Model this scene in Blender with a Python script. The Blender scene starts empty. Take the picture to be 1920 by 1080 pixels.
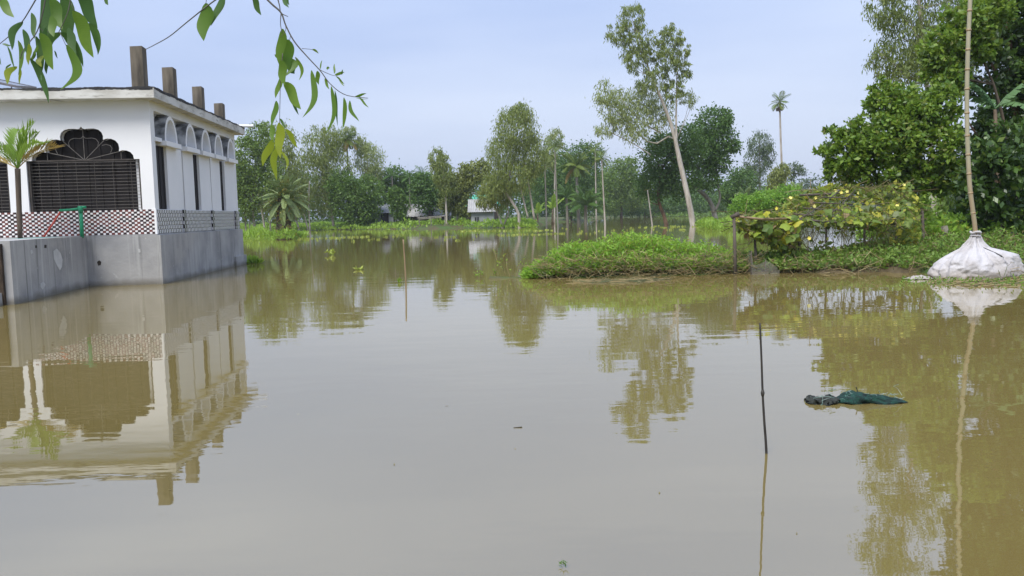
import bpy, bmesh, math, random
import numpy as np
from mathutils import Vector, Matrix

sc = bpy.context.scene
COL = sc.collection
random.seed(7)
RNG = np.random.default_rng(11)

# ---------------------------------------------------------------- camera
FPX = 1600.0            # focal length in pixels of a 1920 x 1080 picture
HZ = 401.0              # row of the horizon in the middle column
ROLL = 0.025
CAMH = 1.5
PITCH = math.atan((540 - HZ) / FPX)
cF = np.array([0, math.cos(PITCH), -math.sin(PITCH)])
cR0 = np.array([1.0, 0, 0]); cU0 = np.array([0, math.sin(PITCH), math.cos(PITCH)])
cR = cR0 * math.cos(ROLL) - cU0 * math.sin(ROLL)
cU = cR0 * math.sin(ROLL) + cU0 * math.cos(ROLL)
cam_d = bpy.data.cameras.new('camera'); cam = bpy.data.objects.new('camera', cam_d); COL.objects.link(cam)
cam_d.sensor_width = 36.0; cam_d.lens = FPX / 1920 * 36.0
cam_d.clip_start = 0.05; cam_d.clip_end = 6000
M = Matrix.Identity(4)
for i in range(3):
    M[i][0] = cR[i]; M[i][1] = cU[i]; M[i][2] = -cF[i]
M[2][3] = CAMH
cam.matrix_world = M
sc.camera = cam

# ---------------------------------------------------------------- world, sun, exposure
SUN_EL, SUN_AZ = math.radians(56), math.radians(205)   # azimuth clockwise from +Y: behind the camera, a little left
world = bpy.data.worlds.new('World'); sc.world = world; world.use_nodes = True
wn, wl = world.node_tree.nodes, world.node_tree.links
wn.clear()
w_out = wn.new('ShaderNodeOutputWorld'); w_bg = wn.new('ShaderNodeBackground')
w_sky = wn.new('ShaderNodeTexSky'); w_sky.sky_type = 'NISHITA'; w_sky.sun_disc = False
w_sky.sun_elevation = SUN_EL; w_sky.sun_rotation = SUN_AZ
w_sky.air_density = 1.0; w_sky.dust_density = 3.0; w_sky.ozone_density = 1.0
w_tc = wn.new('ShaderNodeTexCoord'); w_map = wn.new('ShaderNodeMapping'); w_map.inputs['Scale'].default_value = (1.0, 1.0, 5.5)
w_noise = wn.new('ShaderNodeTexNoise'); w_noise.inputs['Scale'].default_value = 1.15; w_noise.inputs['Detail'].default_value = 4.0
w_noise.inputs['Roughness'].default_value = 0.45
w_ramp = wn.new('ShaderNodeValToRGB')
w_ramp.color_ramp.elements[0].position = 0.30; w_ramp.color_ramp.elements[0].color = (1.46, 1.92, 3.12, 1)
w_ramp.color_ramp.elements[1].position = 0.68; w_ramp.color_ramp.elements[1].color = (2.72, 3.06, 3.90, 1)
w_mix = wn.new('ShaderNodeMix'); w_mix.data_type = 'RGBA'; w_mix.inputs[0].default_value = 0.9
wl.new(w_tc.outputs['Generated'], w_map.inputs['Vector']); wl.new(w_map.outputs[0], w_noise.inputs['Vector'])
wl.new(w_noise.outputs['Fac'], w_ramp.inputs[0])
wl.new(w_sky.outputs[0], w_mix.inputs[6]); wl.new(w_ramp.outputs[0], w_mix.inputs[7])
# an overcast sky is somewhat brighter overhead than at the horizon
w_sep = wn.new('ShaderNodeSeparateXYZ'); wl.new(w_tc.outputs['Generated'], w_sep.inputs[0])
w_el = wn.new('ShaderNodeMapRange'); w_el.inputs['From Min'].default_value = 0.0; w_el.inputs['From Max'].default_value = 1.0
w_el.inputs['To Min'].default_value = 0.90; w_el.inputs['To Max'].default_value = 1.70
wl.new(w_sep.outputs['Z'], w_el.inputs['Value'])
w_mul = wn.new('ShaderNodeVectorMath'); w_mul.operation = 'SCALE'
wl.new(w_mix.outputs[2], w_mul.inputs[0]); wl.new(w_el.outputs[0], w_mul.inputs['Scale'])
wl.new(w_mul.outputs[0], w_bg.inputs['Color']); w_bg.inputs['Strength'].default_value = 0.1
wl.new(w_bg.outputs[0], w_out.inputs['Surface'])

sun_d = bpy.data.lights.new('sun', 'SUN'); sun_d.energy = 1.5; sun_d.angle = math.radians(28); sun_d.color = (1.0, 0.965, 0.9)
sun = bpy.data.objects.new('sun', sun_d); COL.objects.link(sun)
sd = Vector((math.sin(SUN_AZ) * math.cos(SUN_EL), math.cos(SUN_AZ) * math.cos(SUN_EL), math.sin(SUN_EL)))
sun.rotation_euler = sd.to_track_quat('Z', 'Y').to_euler()

sc.view_settings.view_transform = 'Standard'; sc.view_settings.look = 'None'
sc.view_settings.gamma = 1.0; sc.view_settings.use_curve_mapping = False
sc.view_settings.exposure = 1.35
sc.render.engine = 'CYCLES'
sc.cycles.use_denoising = True
sc.cycles.max_bounces = 8; sc.cycles.diffuse_bounces = 3; sc.cycles.glossy_bounces = 3; sc.cycles.transparent_max_bounces = 8
sc.cycles.caustics_reflective = False; sc.cycles.caustics_refractive = False

# ---------------------------------------------------------------- pixel helpers (pixels of the 1920 x 1080 photograph)
def ray(x, y):
    return cF + cR * ((x - 960) / FPX) + cU * ((540 - y) / FPX)
def P(x, y, D):
    """point on the ray of a pixel whose distance along +Y is D"""
    d = ray(x, y); t = D / d[1]
    return np.array([d[0] * t, D, CAMH + d[2] * t])
def G(x, y, z=0.0):
    """point where the ray of a pixel meets the level z"""
    d = ray(x, y); t = (z - CAMH) / d[2]
    return np.array([d[0] * t, d[1] * t, z])
def mpp(D):
    return D / FPX

# ---------------------------------------------------------------- mesh helpers
class MB:
    def __init__(s):
        s.v = []; s.f = []; s.n = 0; s.mi = []
    def add(s, V, F, m=0):
        V = np.asarray(V, float).reshape(-1, 3)
        s.v.append(V)
        for f in F:
            s.f.append([i + s.n for i in f]); s.mi.append(m)
        s.n += len(V)
    def quads(s, V, m=0):
        V = np.asarray(V, float).reshape(-1, 3); k = len(V) // 4
        s.v.append(V)
        s.f.extend((np.arange(k * 4).reshape(k, 4) + s.n).tolist()); s.mi.extend([m] * k)
        s.n += len(V)
    def box(s, x0, x1, y0, y1, z0, z1, m=0):
        V = [(x0,y0,z0),(x1,y0,z0),(x1,y1,z0),(x0,y1,z0),(x0,y0,z1),(x1,y0,z1),(x1,y1,z1),(x0,y1,z1)]
        s.add(V, [(0,3,2,1),(4,5,6,7),(0,1,5,4),(1,2,6,5),(2,3,7,6),(3,0,4,7)], m)
    def tube(s, pts, rads, n=6, cap=True, m=0):
        pts = [np.asarray(p, float) for p in pts]
        if not hasattr(rads, '__len__'): rads = [rads] * len(pts)
        V = []; F = []
        up = np.array([0.31, 0.17, 0.93]); prev = None
        for i, p in enumerate(pts):
            t = pts[min(i + 1, len(pts) - 1)] - pts[max(i - 1, 0)]
            t = t / (np.linalg.norm(t) + 1e-9)
            if prev is None:
                a = np.cross(t, up if abs(t @ up) < 0.9 else np.array([1.0, 0, 0]))
            else:
                a = prev - t * (prev @ t)
            a /= np.linalg.norm(a) + 1e-9; prev = a
            b = np.cross(t, a)
            for k in range(n):
                an = 2 * math.pi * k / n
                V.append(p + (a * math.cos(an) + b * math.sin(an)) * rads[i])
        for i in range(len(pts) - 1):
            for k in range(n):
                k2 = (k + 1) % n
                F.append((i*n+k, i*n+k2, (i+1)*n+k2, (i+1)*n+k))
        if cap:
            F.append(tuple(range(n - 1, -1, -1))); F.append(tuple((len(pts)-1)*n + k for k in range(n)))
        s.add(V, F, m)
    def prism(s, poly, axis, lo, hi, m=0):
        """extrude a polygon given in the two other axes (in order) along axis"""
        def mk(p, c):
            if axis == 0: return (c, p[0], p[1])
            if axis == 1: return (p[0], c, p[1])
            return (p[0], p[1], c)
        k = len(poly)
        V = [mk(p, lo) for p in poly] + [mk(p, hi) for p in poly]
        F = [tuple(range(k - 1, -1, -1)), tuple(range(k, 2 * k))] + [(i, (i+1) % k, k + (i+1) % k, k + i) for i in range(k)]
        s.add(V, F, m)
    def mesh(s, name, smooth=False, origin=None):
        V = np.concatenate(s.v) if s.v else np.zeros((0, 3))
        if origin is not None: V = V - np.asarray(origin)
        me = bpy.data.meshes.new(name)
        sizes = np.array([len(f) for f in s.f], dtype=np.int32)
        loops = np.fromiter((i for f in s.f for i in f), dtype=np.int32, count=int(sizes.sum()))
        me.vertices.add(len(V)); me.vertices.foreach_set('co', V.astype(np.float32).ravel())
        me.loops.add(len(loops)); me.loops.foreach_set('vertex_index', loops)
        me.polygons.add(len(sizes))
        starts = np.concatenate([[0], np.cumsum(sizes)[:-1]]).astype(np.int32)
        me.polygons.foreach_set('loop_start', starts)
        try: me.polygons.foreach_set('loop_total', sizes)
        except Exception: pass
        if any(s.mi): me.polygons.foreach_set('material_index', np.array(s.mi, dtype=np.int32))
        me.polygons.foreach_set('use_smooth', np.full(len(sizes), bool(smooth)))
        me.update(calc_edges=True); me.validate()
        return me

def link(name, me, mats=None, parent=None, loc=(0, 0, 0), rot=(0, 0, 0), scale=(1, 1, 1)):
    o = bpy.data.objects.new(name, me); COL.objects.link(o)
    if mats is not None and me is not None and len(me.materials) == 0:
        for m in (mats if isinstance(mats, (list, tuple)) else [mats]): me.materials.append(m)
    o.parent = parent; o.location = loc; o.rotation_euler = rot; o.scale = scale
    return o
def tag(o, label=None, cat=None, group=None, kind=None):
    if label: o['label'] = label
    if cat: o['category'] = cat
    if group: o['group'] = group
    if kind: o['kind'] = kind
    return o
def thing(name, label, cat, loc=(0, 0, 0), rz=0.0, group=None):
    o = bpy.data.objects.new(name, None); COL.objects.link(o)
    o.empty_display_size = 0.2
    o.location = loc; o.rotation_euler = (0, 0, rz)
    return tag(o, label, cat, group)
def copy_tree(o, parent=None):
    c = o.copy(); COL.objects.link(c); c.parent = parent
    for ch in o.children: copy_tree(ch, c)
    return c

# ---------------------------------------------------------------- material helpers
def nodes_of(name):
    m = bpy.data.materials.new(name); m.use_nodes = True
    nt = m.node_tree; nt.nodes.clear()
    out = nt.nodes.new('ShaderNodeOutputMaterial')
    return m, nt.nodes, nt.links, out
def rgba(c): return (c[0], c[1], c[2], 1.0)
def mixc(N, L, fac, a, b):
    x = N.new('ShaderNodeMix'); x.data_type = 'RGBA'
    for sock, val in ((x.inputs[0], fac), (x.inputs[6], a), (x.inputs[7], b)):
        if isinstance(val, (int, float)): sock.default_value = val
        elif isinstance(val, tuple): sock.default_value = rgba(val)
        else: L.new(val, sock)
    return x.outputs[2]
def mathn(N, L, op, a, b=None, c=None):
    x = N.new('ShaderNodeMath'); x.operation = op
    for i, v in enumerate((a, b, c)):
        if v is None: continue
        if isinstance(v, (int, float)): x.inputs[i].default_value = v
        else: L.new(v, x.inputs[i])
    return x.outputs[0]
def noise(N, L, scale, detail=4.0, rough=0.55, stretch=(1, 1, 1), coord='Object'):
    tc = N.new('ShaderNodeTexCoord'); mp = N.new('ShaderNodeMapping'); mp.inputs['Scale'].default_value = stretch
    if coord == 'Position':
        g = N.new('ShaderNodeNewGeometry'); L.new(g.outputs['Position'], mp.inputs[0])
    else: L.new(tc.outputs[coord], mp.inputs[0])
    n = N.new('ShaderNodeTexNoise'); n.inputs['Scale'].default_value = scale
    n.inputs['Detail'].default_value = detail; n.inputs['Roughness'].default_value = rough
    L.new(mp.outputs[0], n.inputs['Vector'])
    return n.outputs['Fac']
def ramp(N, L, fac, p0, p1, v0=0.0, v1=1.0):
    r = N.new('ShaderNodeMapRange'); r.inputs['From Min'].default_value = p0; r.inputs['From Max'].default_value = p1
    r.inputs['To Min'].default_value = v0; r.inputs['To Max'].default_value = v1
    L.new(fac, r.inputs['Value']); return r.outputs[0]
def pmat(name, c1, c2=None, scale=3.0, rough=0.8, bump=0.0, bscale=None, stretch=(1, 1, 1), spec=0.3, lo=0.35, hi=0.65, coord='Object',
         c3=None, s3=1.0, st3=(1, 1, 1), lo3=0.55, hi3=0.7):
    m, N, L, out = nodes_of(name)
    b = N.new('ShaderNodeBsdfPrincipled'); b.inputs['Roughness'].default_value = rough
    b.inputs['Specular IOR Level'].default_value = spec
    if c2 is None: c2 = tuple(x * 0.8 for x in c1)
    f = ramp(N, L, noise(N, L, scale, stretch=stretch, coord=coord), lo, hi)
    c = mixc(N, L, f, c1, c2)
    if c3 is not None:
        f3 = ramp(N, L, noise(N, L, s3, stretch=st3, coord=coord, detail=6), lo3, hi3)
        c = mixc(N, L, f3, c, c3)
    L.new(c, b.inputs['Base Color'])
    if bump:
        bn = N.new('ShaderNodeBump'); bn.inputs['Strength'].default_value = bump; bn.inputs['Distance'].default_value = 0.02
        L.new(noise(N, L, bscale or scale * 6, stretch=stretch, coord=coord, detail=6), bn.inputs['Height']); L.new(bn.outputs[0], b.inputs['Normal'])
    L.new(b.outputs[0], out.inputs['Surface'])
    return m
def leafmat(name, c1, c2, trans=0.3, rough=0.5, spec=0.3, c3=None, p3=0.9, obj_random=False):
    m, N, L, out = nodes_of(name)
    c1, c2 = [(c[0] * 1.22, c[1] * 1.26, c[2] * 1.0) for c in (c1, c2)]
    b = N.new('ShaderNodeBsdfPrincipled'); b.inputs['Roughness'].default_value = rough; b.inputs['Specular IOR Level'].default_value = spec
    if obj_random:
        g = N.new('ShaderNodeObjectInfo'); rnd = g.outputs['Random']
    else:
        g = N.new('ShaderNodeNewGeometry'); rnd = g.outputs['Random Per Island']
    c = mixc(N, L, rnd, c1, c2)
    if c3 is not None:
        wnz = N.new('ShaderNodeTexWhiteNoise'); wnz.noise_dimensions = '1D'; L.new(rnd, wnz.inputs['W'])
        f = mathn(N, L, 'GREATER_THAN', wnz.outputs['Value'], p3)
        c = mixc(N, L, f, c, c3)
    L.new(c, b.inputs['Base Color'])
    t = N.new('ShaderNodeBsdfTranslucent'); hs = N.new('ShaderNodeHueSaturation'); hs.inputs['Value'].default_value = 1.5
    hs.inputs['Hue'].default_value = 0.485
    L.new(c, hs.inputs['Color']); L.new(hs.outputs[0], t.inputs['Color'])
    mx = N.new('ShaderNodeMixShader'); mx.inputs[0].default_value = trans
    L.new(b.outputs[0], mx.inputs[1]); L.new(t.outputs[0], mx.inputs[2]); L.new(mx.outputs[0], out.inputs['Surface'])
    return m
# ================================================================ THE SETTING: ground, water
def shore_D(px):
    """distance of the far waterline along the direction of a picture column"""
    xs = [-900, 300, 455, 620, 720, 790, 860, 900, 1000, 1040, 1100, 1150, 1390, 1440, 1500, 1690, 1725, 1900, 2600]
    ds = [95, 108, 112, 112, 106, 98, 98, 93, 93, 128, 140, 205, 205, 170, 170, 160, 47, 44, 40]
    return float(np.interp(px, xs, ds))
def px_of(x, y):
    return 960 + FPX * x / max(y, 0.5)
LEV = [  # centre line of the low levee in front: (x, y, half width, height)
    (P(985, 515, 19.6)[0], 20.0, 0.3, 0.02), (P(1050, 515, 19.6)[0], 20.3, 0.6, 0.10), (P(1200, 515, 19.6)[0], 20.5, 0.8, 0.12),
    (P(1380, 515, 19.6)[0], 20.6, 0.8, 0.08), (P(1500, 515, 19.6)[0], 20.4, 1.0, 0.10), (P(1620, 515, 20)[0], 20.6, 1.5, 0.12),
    (P(1740, 515, 20)[0], 21.0, 3.4, 0.2), (P(1900, 515, 20)[0], 22.5, 6.0, 0.3), (P(2100, 515, 20)[0], 24.0, 8.0, 0.4), (40, 26, 11, 0.5), (90, 30, 14, 0.6)]
_lx = [l[0] for l in LEV]
def ground_h(x, y):
    h = -0.6
    if y > 30:                                   # far land
        sd_ = y - shore_D(px_of(x, y))
        h = max(h, min(0.35, -0.25 + 0.09 * sd_) if sd_ > -8 else -0.6)
    if x > _lx[0] - 1.0:                         # the levee
        cy = np.interp(x, _lx, [l[1] for l in LEV]); hw = np.interp(x, _lx, [l[2] for l in LEV]); hh = np.interp(x, _lx, [l[3] for l in LEV])
        q = abs(y - cy) / hw
        h = max(h, hh * min(1.0, (1.35 - q) / 0.5) if q < 1.35 else hh - (q - 1.0) * hw * 0.5 - 0.2)
    if y < 3.0:                                  # the bank the photographer stands on
        h = max(h, min(0.12, (2.4 - y) * 0.25))
    if x < -19 and y < 60:
        h = max(h, min(0.3, (-19 - x) * 0.1 - 0.3))
    return max(h, -0.6)
def grid_lines(parts):
    out = []
    for a, b, st in parts: out += list(np.arange(a, b, st))
    return np.array(out)
gx = grid_lines([(-1600, -400, 150), (-400, -120, 20), (-120, -24, 4), (-24, -12, 1.5), (-12, 22, 0.5), (22, 60, 2), (60, 200, 8), (200, 400, 25), (400, 1700, 130)])
gy = grid_lines([(-400, -30, 40), (-30, -4, 3), (-4, 6, 0.6), (6, 15, 1.5), (15, 32, 0.45), (32, 130, 3), (130, 260, 6), (260, 400, 20), (400, 2400, 200)])
mb = MB()
V = []
for y in gy:
    for x in gx:
        h = ground_h(x, y)
        if h > -0.4 and abs(x) < 60 and y < 60: h += 0.05 * math.sin(x * 2.3 + y * 1.1) * math.sin(y * 2.9 - x)
        V.append((x, y, h))
nx, ny = len(gx), len(gy)
mb.add(V, [(j*nx+i, j*nx+i+1, (j+1)*nx+i+1, (j+1)*nx+i) for j in range(ny-1) for i in range(nx-1)])
m_ground = pmat('grassy_mud', (0.09, 0.068, 0.035), (0.055, 0.10, 0.02), scale=0.6, rough=0.9, bump=0.5, bscale=9, lo=0.42, hi=0.55, coord='Position')
tag(link('ground', mb.mesh('ground', smooth=True), m_ground), 'muddy ground and grassy banks around the flood water', kind='structure')

# murky flood water
m_water, N, L, out = nodes_of('murky_flood_water')
b = N.new('ShaderNodeBsdfPrincipled'); b.inputs['Roughness'].default_value = 0.02; b.inputs['IOR'].default_value = 3.2
murk = ramp(N, L, noise(N, L, 0.12, coord='Position', detail=3), 0.35, 0.65)
L.new(mixc(N, L, murk, (0.172, 0.132, 0.042), (0.19, 0.147, 0.052)), b.inputs['Base Color'])
r1 = noise(N, L, 1.7, detail=2.0, rough=0.4, stretch=(0.55, 1.25, 1), coord='Position')
r2 = noise(N, L, 6.5, detail=2.0, rough=0.5, stretch=(0.5, 1.3, 1), coord='Position')
r3 = noise(N, L, 0.28, detail=2.0, rough=0.5, coord='Position')
patch = ramp(N, L, noise(N, L, 0.16, detail=2.0, coord='Position', stretch=(0.6, 1.6, 1)), 0.42, 0.62, 0.25, 1.0)
h_ = mathn(N, L, 'ADD', mathn(N, L, 'MULTIPLY', r1, 0.0028), mathn(N, L, 'MULTIPLY', mathn(N, L, 'MULTIPLY', r2, 0.0009), patch))
h_ = mathn(N, L, 'ADD', h_, mathn(N, L, 'MULTIPLY', r3, 0.004))
bn = N.new('ShaderNodeBump'); bn.inputs['Strength'].default_value = 1.0; bn.inputs['Distance'].default_value = 1.0
L.new(h_, bn.inputs['Height']); L.new(bn.outputs[0], b.inputs['Normal'])
L.new(b.outputs[0], out.inputs['Surface'])
mb = MB()
mb.quads([(-700, -200, 0), (800, -200, 0), (800, 700, 0), (-700, 700, 0)])
tag(link('flood_water', mb.mesh('flood_water'), m_water), 'still murky brown flood water', kind='structure')
# ================================================================ THE WHITE BUILDING
C0 = np.array([-8.64, 20.9]); BYAW = math.atan(0.082)
def Bl(p):
    """world point to the building's own axes (a to the right, b away)"""
    d = np.array(p[:2]) - C0
    return np.array([d[0] * math.cos(BYAW) + d[1] * math.sin(BYAW), -d[0] * math.sin(BYAW) + d[1] * math.cos(BYAW)])
def Bw(a, b_, z):
    return np.array([C0[0] + a * math.cos(BYAW) - b_ * math.sin(BYAW), C0[1] + a * math.sin(BYAW) + b_ * math.cos(BYAW), z])
m_white = pmat('white_wall_paint', (0.80, 0.80, 0.80), (0.74, 0.745, 0.75), scale=0.5, rough=0.75, bump=0.05, bscale=40, spec=0.2,
               c3=(0.66, 0.66, 0.65), s3=5.0, st3=(1, 1, 0.5), lo3=0.66, hi3=0.95)
m_niche = pmat('blotchy_niche_plaster', (0.50, 0.51, 0.52), (0.10, 0.105, 0.11), scale=2.6, rough=0.9, lo=0.40, hi=0.62)
m_fascia = pmat('weathered_fascia', (0.62, 0.61, 0.57), (0.38, 0.36, 0.31), scale=1.5, rough=0.9, stretch=(1, 1, 2.5), lo=0.42, hi=0.72,
                c3=(0.20, 0.185, 0.15), s3=2.2, st3=(1, 1, 4), lo3=0.57, hi3=0.72, bump=0.15)
m_tar = pmat('black_mould_roof_edge', (0.018, 0.018, 0.022), (0.06, 0.058, 0.055), scale=4, rough=0.9, bump=0.5)
m_rcol = pmat('stained_concrete_column', (0.17, 0.145, 0.11), (0.055, 0.048, 0.038), scale=1.6, rough=0.95, stretch=(2.5, 2.5, 0.5), bump=0.3,
              c3=(0.30, 0.28, 0.24), s3=2.5, lo3=0.6, hi3=0.8)
m_iron = pmat('dark_iron', (0.045, 0.04, 0.036), (0.07, 0.06, 0.052), scale=8, rough=0.6)
m_rib = pmat('grey_iron_rib', (0.20, 0.185, 0.17), (0.12, 0.11, 0.10), scale=8, rough=0.6)
m_shut = pmat('shutter_room_dark', (0.008, 0.006, 0.006), (0.013, 0.010, 0.009), scale=3, rough=0.7)  # shutter brown darkened so its colour carries the unlit room behind
# plinth concrete with drips
m_conc, N, L, out = nodes_of('streaked_plinth_concrete')
b = N.new('ShaderNodeBsdfPrincipled'); b.inputs['Roughness'].default_value = 0.9; b.inputs['Specular IOR Level'].default_value = 0.25
base = mixc(N, L, ramp(N, L, noise(N, L, 0.9, detail=6), 0.35, 0.65), (0.40, 0.395, 0.385), (0.25, 0.25, 0.25))
drip = ramp(N, L, noise(N, L, 2.2, detail=5, stretch=(2.4, 2.4, 0.12)), 0.57, 0.72, 0, 0.75)
base = mixc(N, L, drip, base, (0.52, 0.52, 0.50))
drip2 = ramp(N, L, noise(N, L, 3.1, detail=4, stretch=(2.0, 2.0, 0.10)), 0.60, 0.72, 0, 0.6)
base = mixc(N, L, drip2, base, (0.09, 0.09, 0.085))
blot = ramp(N, L, noise(N, L, 0.55, detail=7, rough=.65), 0.52, 0.62, 0, 0.7)
base = mixc(N, L, blot, base, (0.40, 0.385, 0.36))
spots = ramp(N, L, noise(N, L, 5.5, detail=3), 0.70, 0.74, 0, 0.6)
base = mixc(N, L, spots, base, (0.5, 0.5, 0.48))
tc = N.new('ShaderNodeNewGeometry'); sx = N.new('ShaderNodeSeparateXYZ'); L.new(tc.outputs['Position'], sx.inputs[0])
edge = mathn(N, L, 'ADD', sx.outputs['Z'], mathn(N, L, 'MULTIPLY', mathn(N, L, 'SUBTRACT', noise(N, L, 2.0, detail=5), 0.5), 0.25))
base = mixc(N, L, ramp(N, L, edge, 0.16, 0.02, 0, 0.75), base, (0.13, 0.118, 0.09))
L.new(base, b.inputs['Base Color'])
bn = N.new('ShaderNodeBump'); bn.inputs['Strength'].default_value = 0.3; bn.inputs['Distance'].default_value = 0.02
L.new(noise(N, L, 14, detail=6), bn.inputs['Height']); L.new(bn.outputs[0], b.inputs['Normal']); L.new(b.outputs[0], out.inputs['Surface'])
# printed tile: staggered white squares between maroon and black bars
def tilemat(name, cellw, rowh, axis, white, dark1, dark2, wfrac):
    m, N, L, out = nodes_of(name)
    b = N.new('ShaderNodeBsdfPrincipled'); b.inputs['Roughness'].default_value = 0.25
    tc = N.new('ShaderNodeTexCoord'); sx = N.new('ShaderNodeSeparateXYZ'); L.new(tc.outputs['Object'], sx.inputs[0])
    v = mathn(N, L, 'DIVIDE', sx.outputs['Z'], rowh); row = mathn(N, L, 'FLOOR', v)
    u = mathn(N, L, 'ADD', mathn(N, L, 'DIVIDE', sx.outputs[axis], cellw), mathn(N, L, 'MULTIPLY', row, 0.5))
    cell = mathn(N, L, 'FLOOR', u); fu = mathn(N, L, 'FRACT', u); fv = mathn(N, L, 'FRACT', v)
    w = mathn(N, L, 'MULTIPLY', mathn(N, L, 'LESS_THAN', fu, wfrac), mathn(N, L, 'GREATER_THAN', fv, 0.1))
    hsh = N.new('ShaderNodeTexWhiteNoise'); hsh.noise_dimensions = '3D'; cb = N.new('ShaderNodeCombineXYZ')
    L.new(cell, cb.inputs[0]); L.new(row, cb.inputs[1])
    oi = N.new('ShaderNodeObjectInfo'); L.new(oi.outputs['Random'], cb.inputs[2]); L.new(cb.outputs[0], hsh.inputs['Vector'])
    dk = mixc(N, L, mathn(N, L, 'GREATER_THAN', hsh.outputs['Value'], 0.5), dark1, dark2)
    L.new(mixc(N, L, w, dk, white), b.inputs['Base Color']); L.new(b.outputs[0], out.inputs['Surface'])
    return m
m_tile = tilemat('printed_mosaic_tile', 0.137, 0.05, 0, (0.78, 0.76, 0.74), (0.15, 0.05, 0.042), (0.045, 0.026, 0.026), 0.42)
m_tile_s = tilemat('printed_side_tile', 0.137, 0.1, 1, (0.74, 0.73, 0.74), (0.045, 0.022, 0.03), (0.02, 0.016, 0.022), 0.60)
m_tile_d = tilemat('printed_pilaster_tile', 0.15, 0.1, 1, (0.62, 0.61, 0.62), (0.02, 0.016, 0.02), (0.014, 0.012, 0.016), 0.36)

BLD = thing('white_building', 'long white flat-roofed building with scalloped windows standing in the flood water', 'building', (C0[0], C0[1], 0), BYAW)
LB, WB = 8.6, 9.6
ZT0, ZT1, ZSP, ZSO, ZRF = 1.23, 1.83, 3.05, 4.45, 4.68
half = [(-1.19, 0.0), (-1.175, .09), (-1.12, .165), (-1.03, .207), (-.93, .215), (-.85, .195), (-.862, .27), (-.845, .37), (-.78, .45), (-.68, .495), (-.58, .50), (-.495, .475),
        (-.50, .56), (-.47, .65), (-.40, .715), (-.29, .745), (-.17, .745), (-.07, .735), (-.03, .755), (0, .80)]
scallop = half + [(-x, z) for x, z in reversed(half[:-1])]
# front wall: piers and spandrels
wins = [(-2.94, -0.30), (-6.01, -3.37), (-9.08, -6.44)]
mb = MB()
edges = [0.0] + [w for pr in wins for w in (pr[1], pr[0])] + [-WB]
for i in range(0, len(edges), 2):
    mb.box(edges[i+1], edges[i], 0, 0.22, ZT1, ZSO)
for a0, a1 in wins:
    ac = (a0 + a1) / 2
    poly = [(a0, ZSP)] + [(ac + x * 1.0, ZSP + z) for x, z in scallop] + [(a1, ZSP), (a1, ZSO), (a0, ZSO)]
    mb.prism(poly, 1, 0.002, 0.218)
link('front_wall', mb.mesh('front_wall'), m_white, BLD)
mb = MB(); mb.box(-WB, 0.0, 0.0, 0.22, ZT0, ZT1 - 0.002)
link('dado', mb.mesh('dado'), m_white, BLD)
# windows: near-black shutter panel for the dark room, frame, bars, fan ribs
for wi, (a0, a1) in enumerate(wins):
    ac = (a0 + a1) / 2
    w = MB(); w.box(a0 - .02, a1 + .02, 0.26, 0.30, ZT1 - 0.01, ZSP + 0.9)
    for k in range(9):
        xx = a0 + 0.1 + k * (a1 - a0 - 0.2) / 8
        w.box(xx - .03, xx + .03, 0.235, 0.262, ZT1, ZSP + 0.85)
    win = link('window', w.mesh('window'), m_shut, BLD)
    f = MB()
    f.box(a0 + .001, a0 + .06, 0.05, 0.17, ZT1 + .001, ZSP); f.box(a1 - .05, a1 - .001, 0.05, 0.17, ZT1 + .001, ZSP); f.box(a0 + .06, a1 - .05, 0.08, 0.12, ZSP - .02, ZSP + .015)
    link('frame', f.mesh('frame'), m_iron, win)
    nb = 15
    bar = MB(); bar.box(a0 + .06 - ac, a1 - .05 - ac, -0.005, 0.005, -0.004, 0.004); bme = bar.mesh('bar')
    for k in range(nb):
        link('bar', bme, m_rib, win, (ac, 0.09, ZT1 + 0.05 + k * (ZSP - ZT1 - 0.1) / (nb - 1)))
    vb = MB(); vb.box(-0.006, 0.006, 0.0, 0.012, ZT1, ZSP - 0.02); vme = vb.mesh('upright')
    for k in range(6):
        link('upright', vme, m_iron, win, (a0 + 0.25 + k * (a1 - a0 - 0.5) / 5, 0.102, 0))
    for px_, pz_ in [(-.855, .20), (-.50, .485), (0, .78), (.50, .485), (.855, .20)]:
        r_ = MB(); r_.tube([(ac, 0.1, ZSP), (ac + px_, 0.1, ZSP + pz_)], 0.008, 5); link('rib', r_.mesh('rib'), m_rib, win)
    def scroll(pts):
        r_ = MB(); r_.tube([(ac + x, 0.098, ZSP + z) for x, z in pts], 0.007, 5); link('rib', r_.mesh('rib'), m_rib, win)
    for s in (-1, 1):
        scroll([(s*x, z) for x, z in [(.33, .33), (.35, .42), (.30, .50), (.20, .53), (.10, .52), (.04, .53), (0, .58)]])
        scroll([(s*x, z) for x, z in [(.62, .17), (.66, .27), (.62, .34), (.52, .37), (.43, .345)]])
        scroll([(s*.86, 0.0), (s*.86, .2)])
    # scallop edging tube
    e = MB(); e.tube([(ac + x, 0.06, ZSP + z) for x, z in scallop], 0.014, 5); link('scallop_rim', e.mesh('scallop_rim'), m_iron, win)

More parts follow.
